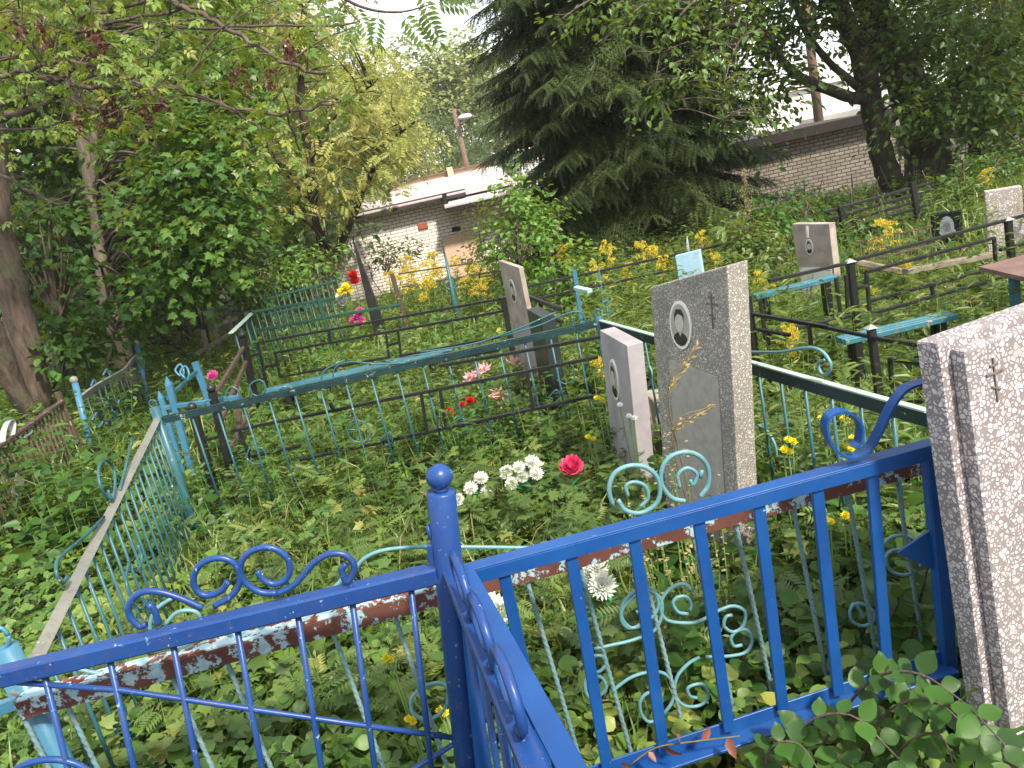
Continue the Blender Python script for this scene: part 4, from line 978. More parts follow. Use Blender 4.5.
for i, (x, y, d) in enumerate(((609, 238, 7.6), (640, 236, 7.2), (655, 240, 7.6), (700, 230, 7.0), (742, 236, 7.2), (663, 250, 6.8), (598, 258, 7.0), (624, 258, 6.8), (712, 250, 6.6))):
    goldenrod(x, y, d, 'goldenrod plume in the row between the spruce and the grey headstones', i % 3, gs, .65)
goldenrod(786, 322, 3.9, 'single goldenrod in weeds right of the tall grey headstone', 2, s=.7)
goldenrod(875, 285, 5.2, 'small goldenrod poking through the black fence rails', 0, s=.7)
goldenrod(905, 258, 5.3, 'faded goldenrod in front of the black portrait stone base', 2, s=.7)
goldenrod(760, 268, 5.6, 'goldenrod left of the brownish headstone', 0, s=.8)
goldenrod(985, 165, 8.5, 'goldenrod at the shaded edge under the big old tree', 1, s=1.0)
goldenrod(600, 352, 4.4, 'short goldenrod behind the small marble stone', 2, s=.7)
goldenrod(560, 240, 8.5, 'goldenrod at the left foot of the spruce', 1, s=1.0)

# dry grass stalks
def dry_stalk(label, px0, px1, y, r, n, zroot=True):
    A, B = P(*px0, y), P(*px1, y); b = np.array([A[0], A[1], float(gz(A[0], A[1]))])
    t = thing('dry_grass_stalk', label, 'dry plant', b)
    MB().tube(smooth_path([b, A * .6 + b * .4 + np.array([.01, 0, 0]), A, B], 4), .0022, 5).build('stem', MT['stem_dry'], t)
    f = RNG.random(n); pos = A + (B - A) * f[:, None] + RNG.normal(0, r, (n, 3)) * (1.1 - f)[:, None]
    d = nrm(B - A) + RNG.normal(0, .35, (n, 3)); leafmesh('dry_blossom', T_leaf(.3), pos, basis(d, rdir(n)), RNG.uniform(.012, .024, n), RNG.random(n), MT['straw'], t)
dry_stalk('dry grass seed head slanting across the portrait stone plaque, upper one', (668, 392), (698, 345), 2.15, .0035, 80)
dry_stalk('dry grass seed head slanting low across the tall grey stone', (672, 430), (712, 406), 2.1, .0035, 70)
dry_stalk('tall pale dried plume standing before the spruce and right garage', (748, 240), (744, 170), 7.2, .06, 420)

# ================================================================== BUILDINGS, POLES
gl = thing('garage', 'long white silicate brick garage with pale roof and one red brick in its wall', 'garage', (-1, 22, -1.2))
MB().box((-.6, 25.4, 0.0), (9.4, 6.8, 2.36)).build('wall', MT['brick_white'], gl)
rf = MB().add([(-5.5, 21.7, 1.19), (1.2, 21.7, 1.19), (1.2, 29.2, 1.72), (-5.5, 29.2, 1.72), (-5.5, 21.7, 1.30), (1.2, 21.7, 1.30), (1.2, 29.2, 1.83), (-5.5, 29.2, 1.83)],
    [(3, 2, 1, 0), (4, 5, 6, 7), (0, 1, 5, 4), (1, 2, 6, 5), (2, 3, 7, 6), (3, 0, 4, 7)]).build('roof', MT['roof'], gl)
MB().add([(-5.55, 21.62, 1.17), (-.1, 21.62, 1.17), (-.1, 22.0, 1.33), (-5.55, 22.0, 1.33), (-5.55, 21.62, 1.235), (-.1, 21.62, 1.235), (-.1, 22.0, 1.355), (-5.55, 22.0, 1.355)],
    [(3, 2, 1, 0), (4, 5, 6, 7), (0, 1, 5, 4), (1, 2, 6, 5), (2, 3, 7, 6), (3, 0, 4, 7)]).build('roof_edge', MT['tar'], rf)
MB().box((-2.4, 29.3, 1.86), (6.4, .22, .16)).build('parapet', MT['tan'], rf)
MB().box((-2.4, 29.28, 1.99), (6.6, .34, .07)).build('coping', MT['pole'], rf)
MB().box((-.5, 29.0, 1.95), (.2, .2, .34)).build('chimney', MT['tan'], rf)
MB().box((-3.9, 26.5, 1.9), (.5, .5, .7)).build('chimney', MT['white_render'], rf)
MB().box((-4.5, 24.6, 1.75), (.35, .4, .6)).build('chimney', MT['white_render'], rf)
x0 = P(447, 215, 21.6)[0]
MB().add([(x0, 21.2, .96), (x0 + 2.4, 21.2, .96), (x0 + 2.4, 22, 1.12), (x0, 22, 1.12), (x0, 21.2, 1.02), (x0 + 2.4, 21.2, 1.02), (x0 + 2.4, 22, 1.18), (x0, 22, 1.18)], [(3, 2, 1, 0), (4, 5, 6, 7), (0, 1, 5, 4), (1, 2, 6, 5), (2, 3, 7, 6), (3, 0, 4, 7)]).build('lean_to_roof', MT['roof'], gl)
MB().box((x0 + 1.2, 21.22, .93), (2.4, .12, .09)).build('fascia', MT['fascia'], gl)
MB().box((x0 + .05, 21.5, 1.16), (.12, .12, .36)).build('bracket', MT['fascia'], gl)
q = P(423, 226, 21.98); MB().box((q[0], 21.99, q[2]), (.26, .05, .14)).build('patch', MT['red_brick'], gl)
q = P(456, 229, 21.98); MB().prism([(q[0] - .13, 21.985, q[2] - .06), (q[0] + .1, 21.985, q[2] - .07), (q[0] + .16, 21.985, q[2] + .04), (q[0] - .08, 21.985, q[2] + .07)], (0, .02, 0)).build('hole_shade', MT['fascia'], gl)  # dark plate on the wall, painted shade for the inside of a hole
a = P(443, 243, 21.9); b = P(480, 262, 21.9); MB().box(((a[0] + b[0]) / 2, 21.93, -.5), (b[0] - a[0], .06, 1.45)).build('door', MT['tan'], gl)

gr = thing('garage', 'low grey silicate brick garage with dark roof edge behind the big old tree', 'garage', (7, 18, -1))
MB().box((6.0, 20.5, -.1), (7.0, 5.0, 2.1)).build('wall', MT['brick_grey'], gr)
r2 = MB().box((6.0, 20.45, 1.0), (7.2, 5.3, .12)).build('roof', MT['tar'], gr); MB().box((6.0, 17.72, .99), (7.3, .06, .2)).build('fascia', MT['fascia'], r2)
MB().box((12.2, 20.5, -.4), (5.3, 4.9, 1.5)).build('side_wing', MT['brick_grey'], gr)
MB().box((12.2, 20.4, .40), (5.4, 5.2, .12)).build('wing_roof', MT['fascia'], gr)
q = P(845, 118, 26); yr = thing('shed', 'yellow orange roof corner of a shed rising behind the grey brick garage', 'shed', (q[0] + 1, 27, -1.5))
MB().box((q[0] + .6, 27.4, -.2), (2.2, 2, 2.6)).build('wall', MT['white_render'], yr)
MB().add([(q[0] - .8, 26.2, q[2] - .12), (q[0] + 1.9, 26.2, q[2] + .02), (q[0] + 1.9, 28.6, q[2] + .1), (q[0] - .8, 28.6, q[2])], [(0, 1, 2, 3)]).prism([(q[0] - .8, 26.2, q[2] - .12), (q[0] + 1.9, 26.2, q[2] + .02), (q[0] + 1.9, 26.2, q[2] - .12), (q[0] - .8, 26.2, q[2] - .22)], (0, .05, 0)).build('roof', MT['tan'], yr)
wb = thing('added_white_block', 'plain white building added behind the grey brick garage to stand in for sky', 'building', (16, 52, -1.8))  # white building added so the strip above the garage reads as bright sky
MB().box((14, 56, .3), (22, 8, 4.6)).build('wall', MT['white_render'], wb); MB().box((14, 56, 2.75), (22.6, 8.6, .3)).build('roof', MT['white_render'], wb)
q = P(819, 132, 20.5); up = thing('utility_pole', 'brown wooden pole standing behind the grey brick garage roof', 'pole', (q[0], 23.5, -1))
q = P(816, 100, 23.5); MB().tube([(q[0] + .02, 23.5, -1), (q[0], 23.5, 7)], [.14, .11], 10).build('shaft', MT['pole'], up)
for h in (.9, 1.5): pass
MB().beam((q[0] - .7, 23.4, 6.6), (q[0] + .7, 23.4, 6.6), .1, .12).build('crossarm', MT['pole'], up)
q = P(463, 150, 45); sl = thing('street_lamp', 'brown lamp post with white lamp head in front of the far trees', 'street lamp', (q[0], 45, -1.5))
tq = P(455, 113, 45); MB().tube([(q[0], 45, -1.5), (tq[0], 45, tq[2] + .2)], [.17, .13], 10).build('shaft', MT['pole'], sl)
lq = P(464, 117, 44.4); MB().tube(smooth_path([(tq[0], 45, tq[2] - .2), (tq[0] + .2, 44.8, tq[2] + .1), lq]), .05, 6).build('arm', MT['pole'], sl)
MB().ball(lq + [.05, 0, 0], .30, 14, 9, (1.25, .8, .5)).build('lamp_head', MT['lamp'], sl)

# ================================================================== TREES
def polyline_px(pts, y0, y1=None):
    y1 = y0 if y1 is None else y1; n = len(pts)
    return [P(a, b, y0 + (y1 - y0) * i / max(1, n - 1)) for i, (a, b) in enumerate(pts)]

LT = {'leaf': T_leaf(.52), 'round': T_leaf(.72), 'maple': T_maple(), 'pin': T_pinnate(5, .42, .36), 'pin3': T_multi(T_leaf(.5), [((0, .45, -.03), 0, .55, -.15), ((0, .3, -.02), .9, .5, -.15), ((0, .3, -.02), -.9, .5, -.15), ((0, .1, 0), 1.2, .42, -.2), ((0, .1, 0), -1.2, .42, -.2)])}

def blob(px, py, y, rx, ry, rd):                    # ellipsoid seen at a pixel: radii in pixels, depth radius in metres
    c = P(px, py, y); k = y / FOC; return (c, np.array([rx * k, rd, ry * k]))

def sample_blobs(blobs, n, hollow=.35):
    vol = np.array([b[1][0] * b[1][1] * b[1][2] for b in blobs]) ** .8; i = RNG.choice(len(blobs), n, p=vol / vol.sum())
    u = rdir(n); r = (hollow ** 3 + (1 - hollow ** 3) * RNG.random(n)) ** (1 / 3)
    c = np.array([b[0] for b in blobs])[i]; R = np.array([b[1] for b in blobs])[i]
    return c + u * r[:, None] * R, u

def crown_leaves(cent, out, per, spray, size, lt, mat, parent, droop=.25, tilt=.45, name='crown', local=False, flat=.22):
    n = len(cent); a = out.copy(); a[:, 2] = a[:, 2] * .4 - droop; a += RNG.normal(0, .25, a.shape); a /= np.linalg.norm(a, axis=1, keepdims=True)
    up = np.tile([0, 0, 1.0], (n, 1)) + out * .25 + RNG.normal(0, .2, (n, 3)); b = np.cross(a, up); b /= np.linalg.norm(b, axis=1, keepdims=True); c = np.cross(b, a)
    idx = np.repeat(np.arange(n), per); m = len(idx)
    R = spray * RNG.uniform(.55, 1.3, n)[idx]
    t = RNG.uniform(-1, 1, m); s = RNG.uniform(-1, 1, m) * (1 - .5 * np.clip(t, 0, 1)); h = RNG.normal(0, flat, m)
    pos = cent[idx] + a[idx] * (t * R)[:, None] + b[idx] * (s * R * .7)[:, None] + c[idx] * (h * R - .18 * R * t * t)[:, None]
    d = a[idx] * .7 + b[idx] * np.sign(s)[:, None] * .8 + RNG.normal(0, .35, (m, 3)); d[:, 2] -= .25
    nn = c[idx] + RNG.normal(0, tilt, (m, 3))
    clt = RNG.beta(2, 2.4, n)[idx]; tint = np.clip(clt * .7 + RNG.random(m) * .35, 0, 1)
    return leafmesh(name, LT[lt], pos, basis(d, nn), size * RNG.uniform(.65, 1.25, m), tint, mat, parent, local)

def limbs_to(mb, skel, cents, r0=.012, sag=.12, n=4):
    sk = np.array(skel)
    for c in cents:
        dd = np.linalg.norm(sk - c, axis=1) + np.clip(sk[:, 2] - c[2], 0, None) * 1.6; j = int(np.argmin(dd)); s = sk[j]
        L = np.linalg.norm(c - s); mid = (s + c) / 2 + np.array([RNG.normal(0, .08), RNG.normal(0, .08), L * sag + RNG.normal(0, .05)]) * min(1, L)
        mb.tube(smooth_path([s, mid, c], 4), list(np.linspace(r0 * (1 + L * .5), r0 * .35, 9)), n, cap=False)

def dens(p, n=5): return smooth_path(p, n)

def tree(name, label, base, trunks, blobs, ncl, per, spray, size, lt, lmat, bmat, group=None, ntw=60, twr=.012, droop=.25, hollow=.35, cat='tree', flat=.22):
    base = np.array(base, float); t = thing(name, label, cat, base, group)
    mb = MB(); skel = []
    for pts, r0, r1 in trunks:
        sp = dens(pts, 6); mb.tube(sp, list(np.linspace(r0, r1, len(sp)) * (1 + .05 * RNG.normal(size=len(sp)))), 10 if r0 > .06 else 6); skel += sp
    cent, out = sample_blobs(blobs, ncl, hollow)
    if ntw: limbs_to(mb, skel, cent[RNG.choice(ncl, min(ntw, ncl), replace=False)], twr)
    mb.build('trunk', bmat, t)
    crown_leaves(cent, out, per, spray, size, lt, lmat, t, droop, flat=flat)
    return t

def ground_pt(px, py, y):
    q = P(px, py, y); return np.array([q[0], q[1], float(gz(q[0], q[1])) - .1])

# -- thick leaning trunk at the left edge, long bare branches overhead
b = ground_pt(38, 455, 7.6); tr = [b] + polyline_px([(38, 420), (32, 380), (22, 330), (9, 275), (1, 225), (-6, 150), (-10, 60), (-14, -60), (-20, -200)], 7.6)
T1 = thing('deciduous_tree', 'leaning brown trunk at the left edge with long thin overhead branches and reddish seed clusters', 'tree', b)
mb = MB(); sp = dens(tr); mb.tube(sp, list(np.linspace(.165, .07, len(sp)) * (1 + .06 * RNG.normal(size=len(sp)))), 12)
mb.tube(dens(polyline_px([(34, 430), (14, 385), (2, 350), (-12, 315), (-40, 250)], 7.5, 7.0)), list(np.linspace(.10, .06, 25)), 10)
mb.tube(dens(polyline_px([(42, 430), (22, 400), (0, 372), (-20, 360)], 7.4, 7.0)), list(np.linspace(.08, .05, 19)), 10)
mb.tube(dens([b + [.25, -.1, -.02], b + [.1, -.03, .15], b + [0, 0, .5]]), list(np.linspace(.08, .14, 11)), 10)
brs = [([(-8, 122), (20, 112), (40, 107), (55, 97)], 6.6, 5.8, .032), ([(55, 96), (50, 70), (33, 43), (20, 27), (10, 0)], 5.8, 5.6, .014), ([(-8, 78), (25, 70), (50, 63), (90, 65), (130, 80), (170, 108)], 6.2, 5.2, .018),
       ([(-8, 62), (40, 50), (90, 33), (130, 18), (200, 8)], 6.6, 5.4, .02), ([(70, 85), (120, 87), (180, 90), (230, 108), (290, 112), (340, 100)], 5.6, 5.2, .017), ([(150, -20), (180, 5), (210, 20), (250, 42), (290, 65), (330, 72)], 5.6, 5.0, .02),
       ([(60, 32), (130, 27), (200, 28), (280, 26), (360, 22)], 6.0, 5.2, .013), ([(180, 90), (200, 60), (215, 36), (240, 12)], 5.3, 5.3, .011), ([(0, 105), (45, 85), (80, 62), (110, 40), (150, 20)], 6.2, 5.6, .018),
       ([(90, 5), (97, 50), (98, 95), (110, 130)], 5.8, 5.6, .010), ([(120, 130), (90, 105), (60, 70), (30, 45), (-5, 30)], 5.6, 6.4, .014), ([(-5, 130), (40, 128), (90, 120), (130, 130), (160, 150)], 6.4, 5.6, .011),
       ([(0, 175), (30, 190), (60, 205), (80, 190)], 7, 6.2, .014), ([(-5, 15), (60, 20), (140, 3), (220, -10)], 6.5, 5.6, .02), ([(230, 108), (260, 130), (275, 160)], 5.2, 5.4, .008), ([(285, 110), (300, 150), (315, 165)], 5.2, 5.6, .007), ([(130, 80), (150, 60), (160, 30)], 5.2, 5.2, .007)]
bcent = []
for pts, y0, y1, r in brs:
    q = dens(polyline_px(pts, y0, y1), 5); q = [p + RNG.normal(0, .008, 3) for p in q]; mb.tube(q, list(np.linspace(r, r * .45, len(q))), 6)
    for p in q[::2]:
        for _ in range(2):
            if RNG.random() < .55:
                d = nrm(RNG.normal(size=3) * [1, 1, .6] + [0.2, -.1, .25]); L = RNG.uniform(.2, .55); e = p + d * L
                mb.tube(dens([p, p + d * L * .5 + [0, 0, .03], e], 3), list(np.linspace(r * .35, .0025, 7)), 4, cap=False); bcent.append(e)
mb.build('trunk', MT['bark'], T1)
bc = np.array(bcent); crown_leaves(bc, rdir(len(bc)), 5, .16, .09, 'pin3', MT['L_box'], T1, .3)
cent, out = sample_blobs([blob(60, 20, 6.6, 110, 50, .9), blob(200, 5, 6.2, 120, 35, .7), blob(20, 110, 7.2, 50, 60, .6), blob(250, 40, 6.4, 80, 40, .5), blob(80, -60, 6.5, 200, 60, 1.2)], 95)
crown_leaves(cent, out, 11, .22, .11, 'pin3', MT['L_box'], T1, .25, name='upper_crown')
cent, out = sample_blobs([blob(x, y, 5.6, 9, 14, .1) for x, y in ((15, 38), (92, 35), (108, 115), (78, 118), (163, 112), (112, 105), (240, 82), (290, 50), (272, 78), (125, 128), (146, 108), (40, 30), (95, 60))], 120, .0)
crown_leaves(cent, np.tile([0, 0, -1.0], (120, 1)), 9, .05, .032, 'leaf', MT['seed'], T1, .8, name='seed_foliage')

# -- twin pale trunks with maple crown
b = ground_pt(112, 340, 10.2)
tree('deciduous_tree', 'maple with pale twin trunks and dense mid green crown on the left', b,
     [([b] + polyline_px([(110, 300), (104, 256), (97, 205), (90, 170), (82, 130), (72, 80), (64, 10), (55, -80)], 10.2), .125, .07), (polyline_px([(92, 195), (97, 160), (98, 120), (100, 70), (98, 20), (100, -60)], 10.2, 10.0), .085, .06)],
     [blob(175, 125, 9.8, 65, 80, 1.1), blob(190, 205, 9.0, 66, 66, 1.0), blob(175, 265, 8.8, 54, 46, .8), blob(50, 80, 11.4, 70, 80, 1.0), blob(215, 160, 9.4, 48, 60, .9), blob(120, 0, 10.6, 110, 50, 1.0), blob(215, 80, 10.5, 50, 55, 1.0), blob(205, 255, 9.0, 55, 42, .8), blob(140, 170, 10.6, 40, 60, .5)],
     950, 17, .38, .088, 'maple', MT['L_maple'], MT['bark_pale'], ntw=160, flat=.10)
# -- dark shrubs, left
b = ground_pt(40, 330, 9)
tree('shrub', 'dark broad leaved shrub filling the gap behind the thick left trunk', b, [([b, b + [.1, 0, .8], b + [.2, .1, 1.8]], .05, .02), ([b, b + [-.4, 0, .9], b + [-.7, .2, 1.9]], .04, .02)],
     [blob(40, 250, 11.4, 70, 80, .7), blob(110, 310, 11.4, 60, 45, .6), blob(-10, 180, 11.2, 60, 70, .8), blob(50, 325, 9.0, 50, 36, .5)], 300, 13, .28, .10, 'round', MT['L_dark'], MT['bark_dark'], ntw=60, cat='shrub')
b = ground_pt(200, 330, 11)
tree('shrub', 'dark green shrub in the shadow beneath the maple crown', b, [([b, b + [.1, 0, .8], b + [.3, .1, 1.5]], .05, .02), ([b, b + [-.5, 0, .7], b + [-.9, .2, 1.4]], .04, .02)],
     [blob(190, 295, 11.5, 65, 28, .8), blob(130, 350, 10.5, 50, 22, .6), blob(240, 250, 13, 40, 40, .8)], 170, 13, .28, .09, 'leaf', MT['L_dark'], MT['bark_dark'], ntw=40, cat='shrub')
b = ground_pt(60, 370, 7.9)
tree('shrub', 'light leaved shrub in front of the dark one between the left trunks', b, [([b, b + [.1, 0, .5], b + [.1, .1, 1.3]], .03, .012), ([b, b + [.3, 0, .5], b + [.6, .1, 1.1]], .03, .012)],
     [blob(55, 285, 8.2, 36, 35, .4), blob(40, 225, 8.4, 32, 25, .4), blob(145, 300, 8.4, 34, 26, .4), blob(75, 340, 7.9, 50, 26, .5)], 115, 11, .24, .10, 'round', MT['L_broad'], MT['bark'], ntw=50, cat='shrub')
# -- airy ash with dark forked trunk
b = ground_pt(338, 312, 15.5)
tree('deciduous_tree', 'airy yellow green tree with dark slender forked trunk left of the white brick garage', b,
     [([b] + polyline_px([(332, 290), (325, 250), (315, 200), (308, 150), (303, 105), (300, 60), (304, 10)], 15.5), .16, .05), (polyline_px([(327, 270), (345, 235), (360, 200), (376, 165), (398, 135), (415, 122)], 15.5, 14.8), .08, .02),
      (polyline_px([(316, 205), (297, 185), (280, 165), (268, 140), (255, 115)], 15.5, 15), .05, .02), (polyline_px([(310, 160), (325, 130), (345, 105), (372, 85)], 15.5, 15), .045, .015), (polyline_px([(305, 120), (290, 90), (270, 70), (250, 55)], 15.5, 15), .04, .015), (polyline_px([(336, 255), (310, 225), (292, 215)], 15.4, 15), .035, .015)],
     [blob(300, 60, 15.5, 60, 45, 1.2), blob(265, 120, 15.2, 45, 40, 1.0), blob(355, 110, 15.0, 50, 40, 1.0), blob(340, 170, 15, 50, 30, .9), blob(375, 160, 14.6, 36, 32, .7), blob(275, 190, 15, 35, 30, .8), blob(340, 45, 15.4, 50, 35, 1), blob(372, 195, 14.6, 26, 22, .6), blob(290, 10, 15.5, 60, 35, 1.1), blob(395, 130, 14.6, 24, 20, .5)],
     190, 7, .42, .27, 'pin', MT['L_ash'], MT['bark_dark'], ntw=150, twr=.014, hollow=.2)
# -- rowan spray hanging at the top
T_r = thing('branch', 'rowan branch with feathery leaves hanging into the top against the white sky', 'branch', P(330, -30, 4.2))
mb = MB(); q = dens(polyline_px([(300, -60), (335, -10), (365, 8), (400, 12), (432, 4)], 4.2)); mb.tube(q, list(np.linspace(.012, .003, len(q))), 6); q2 = dens(polyline_px([(335, -10), (350, 12), (360, 22)], 4.2, 4.1)); mb.tube(q2, .004, 5)
q3 = dens(polyline_px([(330, -60), (390, -25), (420, -10), (440, -2)], 4.3)); mb.tube(q3, .004, 5); mb.build('twig', MT['bark'], T_r)
pp = np.array([q[8], q[12], q[15], q[18], q[-1], q2[-1], q3[-1], q3[10], q[20], q2[4]]); dd = np.array([[.3, 0, -1], [-.4, -.1, -1], [.5, .1, -.9], [.3, 0, -.8], [1, 0, -.2], [-.7, 0, -.7], [.9, 0, -.1], [.2, 0, -1], [.9, -.2, .1], [-1, 0, -.1]])
LT['rowan'] = T_pinnate(6, .36, .34, -.15); leafmesh('foliage', LT['rowan'], pp, basis(dd, np.tile([.2, -1.0, .4], (10, 1)) + RNG.normal(0, .3, (10, 3))), RNG.uniform(.15, .2, 10), RNG.random(10) * .5, MT['L_box'], T_r)
sq = P(287, 48, 4.2); n = 26; leafmesh('seed_foliage', LT['leaf'], sq + RNG.normal(0, 1, (n, 3)) * [.02, .01, .035], basis(np.tile([0, 0, -1.0], (n, 1)) + RNG.normal(0, .3, (n, 3)), rdir(n)), np.full(n, .03), RNG.random(n), MT['seed'], T_r)

# -- spruce
def spruce(base, H, R, label, zlow=.15):
    t = thing('spruce_tree', label, 'tree', base); r = np.random.default_rng(5); mb = MB()
    mb.tube([base + [0, 0, -.2], base + [0, 0, H * .5], base + [0, 0, H]], [.24, .13, .02], 12)
    P_, D_, N_, S_ = [], [], [], []
    z = zlow; R = R
    while z < H - .3:
        low = z < 6.5; nb = 12 if low else 6; L0 = R * (1 - z / H) ** .75
        for k in range(nb):
            az = r.uniform(0, 6.283); L = L0 * r.uniform(.78, 1.04); zz = z + r.uniform(-.15, .15)
            dirh = np.array([math.cos(az), math.sin(az), 0]); o = base + [0, 0, zz]; side = np.cross([0, 0, 1.0], dirh)
            pts = [o + dirh * L * s + np.array([0, 0, L * (.06 * s - .85 * s * s + .48 * s ** 3)]) for s in np.linspace(0, 1, 8)]
            mb.tube(pts, list(np.linspace(.022, .004, 8)), 4, cap=False)
            step = .062 if low else .17; n = int(L / step)
            for i in range(n):
                s = .18 + .82 * (i + r.random()) / n; j = min(6, int(s * 7)); q = pts[j] + (pts[j + 1] - pts[j]) * (s * 7 - j); ax = nrm(pts[j + 1] - pts[j])
                for sg in (1, -1):
                    l = (.62 * (1 - s) + .24) * r.uniform(.7, 1.15) * min(1, L / 1.6); d = ax * .75 + side * sg * .8 + np.array([0, 0, -.28 + r.normal(0, .12)])
                    P_.append(q); D_.append(d); N_.append([r.normal(0, .2), r.normal(0, .2), 1]); S_.append(l)
                    if low and r.random() < .8:                      # hanging second order twig
                        dn_ = nrm(d); q2 = q + dn_ * l * r.uniform(.3, .8); P_.append(q2); D_.append(dn_ * .5 + np.array([0, 0, -.8]) + r.normal(0, .2, 3)); N_.append(dirh + r.normal(0, .3, 3)); S_.append(l * .55)
            P_.append(pts[-1]); D_.append(pts[-1] - pts[-2]); N_.append([0, 0, 1]); S_.append(.3)
        z += .22 if low else .5
    mb.build('trunk', MT['bark_dark'], t); P_ = np.array(P_); n = len(P_)
    leafmesh('crown', T_spruce(), P_, basis(np.array(D_), np.array(N_, float)), np.array(S_), np.clip(r.beta(2, 2.5, n) + .0, 0, 1), MT['L_spruce'], t)
    return t
b = ground_pt(640, 262, 12.2); spruce(np.array([b[0] + .0, b[1], b[2]]), 17, 2.4, 'big dark spruce with drooping branches in the middle')

# -- big old tree, right
b = ground_pt(938, 225, 12)
big = [([b + [.25, 0, -.1]] + polyline_px([(932, 190), (928, 160), (922, 125), (905, 80), (882, 30), (860, -30), (840, -120)], 12), .36, .2), ([b + [-.5, -.2, 0]] + polyline_px([(893, 185), (882, 155), (874, 118), (864, 65), (846, 22), (825, -30), (800, -120)], 11.6), .17, .13),
     (polyline_px([(868, 100), (850, 97), (830, 90), (805, 80), (786, 65), (772, 45), (755, 30), (730, 25), (692, 30)], 11.5, 10.6), .085, .03), (polyline_px([(866, 95), (850, 80), (832, 65), (815, 45), (800, 20), (790, -20)], 11.6, 11.4), .06, .03),
     ([b + [1.1, .3, 0]] + polyline_px([(985, 180), (978, 150), (976, 110), (985, 60), (1000, 0)], 12.4), .16, .1), (polyline_px([(925, 130), (950, 90), (985, 60), (1030, 30)], 12, 11.5), .12, .06), (polyline_px([(905, 80), (930, 30), (960, -20)], 12, 12), .12, .06), (polyline_px([(772, 45), (800, 28), (820, 10)], 11, 11), .03, .01)]
tree('deciduous_tree', 'big old tree with dark thick stems and a long limb reaching left over the garage', b, big,
     [blob(980, 60, 11.6, 70, 60, 1.3), blob(940, 110, 11.2, 50, 40, .9), blob(1010, 130, 11.6, 50, 45, 1), blob(900, 40, 11.4, 60, 50, 1.1), blob(740, 25, 11, 60, 40, .8), blob(800, 15, 11.2, 70, 35, 1), blob(960, -10, 12, 110, 60, 1.6), blob(780, 80, 10.8, 40, 40, .6), blob(755, 110, 11, 26, 30, .5),
      blob(897, 120, 10.6, 22, 16, .4), blob(990, 170, 11.5, 40, 22, .8), blob(830, -30, 11.5, 120, 40, 1.6), blob(1060, 60, 12, 60, 90, 1.5), blob(1010, -170, 9.6, 190, 110, 2.2), blob(850, -160, 10.4, 150, 80, 2.0), blob(960, 95, 10.6, 60, 40, .6), blob(1000, 90, 10.8, 50, 60, .7)],
     1750, 17, .38, .105, 'leaf', MT['L_big'], MT['bark_dark'], ntw=190, hollow=.25)
# -- light leaved branches in front of the spruce
b = ground_pt(712, 250, 13.6)
tree('deciduous_tree', 'light leaved willow like tree whose arching twigs hang in front of the spruce top', b, [([b] + [b + [0, -.3, 2.2], P(712, 20, 11.5), P(722, -30, 10.4), P(710, -60, 9.2)], .07, .03), (polyline_px([(760, 10), (720, -8), (690, 5), (665, 40), (655, 80)], 9.2, 8.6), .02, .006), (polyline_px([(735, -10), (690, -15), (650, 0), (620, 25), (595, 45)], 9, 8.6), .02, .006), (polyline_px([(760, 30), (740, 40), (725, 80), (722, 120)], 9.2, 8.8), .015, .005), (polyline_px([(700, -20), (640, -20), (590, 0), (560, 20)], 9, 8.6), .018, .006)],
     [blob(640, 30, 8.8, 50, 36, .5), blob(690, 60, 8.8, 50, 45, .5), blob(735, 30, 9, 45, 40, .6), blob(600, 10, 8.8, 45, 26, .5), blob(740, 95, 9, 36, 36, .4), blob(660, 100, 8.7, 34, 24, .4), blob(680, -20, 9, 110, 36, .8)],
     135, 11, .24, .085, 'leaf', MT['L_willow'], MT['bark_pale'], ntw=110, twr=.007, hollow=.1)
# -- shrubs, middle
def shrub(label, px, py, y, blobs, ncl, per, size, lt, mat, spray=.2, ntw=40, group=None):
    b = ground_pt(px, py, y); return tree('shrub', label, b, [([b, b + [.05, 0, .35], b + [.1, .05, .8]], .02, .008), ([b, b + [-.2, .1, .35], b + [-.35, .1, .75]], .018, .007), ([b, b + [.25, 0, .3], b + [.4, -.05, .7]], .018, .007)], blobs, ncl, per, spray, size, lt, mat, MT['bark'], ntw=ntw, twr=.006, cat='shrub', group=group)
shrub('yellow green shrub beside the dark green picket fence under the maple', 290, 320, 12.2, [blob(285, 280, 12.2, 45, 28, .7), blob(255, 290, 12, 35, 28, .6), blob(310, 262, 12.6, 30, 22, .5)], 130, 12, .085, 'leaf', MT['L_elder'], .26)
shrub('fresh green shrub left of the spruce base behind the narrow stone', 515, 290, 8.6, [blob(520, 245, 8.6, 38, 40, .5), blob(560, 265, 8.4, 32, 28, .4), blob(512, 200, 9, 18, 30, .3), blob(540, 215, 9, 22, 28, .3)], 150, 11, .075, 'leaf', MT['L_elder'], .2)
shrub('bushy green shrub with small leaves at the right foot of the spruce', 770, 260, 8.2, [blob(770, 225, 8.2, 36, 26, .5), blob(800, 215, 8.6, 26, 22, .4), blob(745, 250, 8, 26, 22, .4)], 120, 12, .07, 'leaf', MT['L_broad'], .2)
shrub('low green shrub against the grey brick garage wall', 805, 225, 15, [blob(800, 195, 15.5, 22, 16, .4), blob(838, 205, 14.5, 26, 14, .5)], 50, 12, .09, 'leaf', MT['L_dark'], .25)
shrub('small dark shrub against the white brick garage wall', 383, 268, 20, [blob(383, 255, 20.8, 14, 14, .3), blob(412, 250, 20.8, 12, 9, .25)], 40, 12, .1, 'leaf', MT['L_big'], .25)
shrub('pale sunny shrub at the right end of the white brick garage', 505, 262, 14, [blob(490, 235, 14.5, 22, 34, .5), blob(510, 262, 13, 24, 20, .5), blob(474, 265, 13.5, 18, 16, .4)], 90, 11, .09, 'leaf', MT['L_ash'], .26)
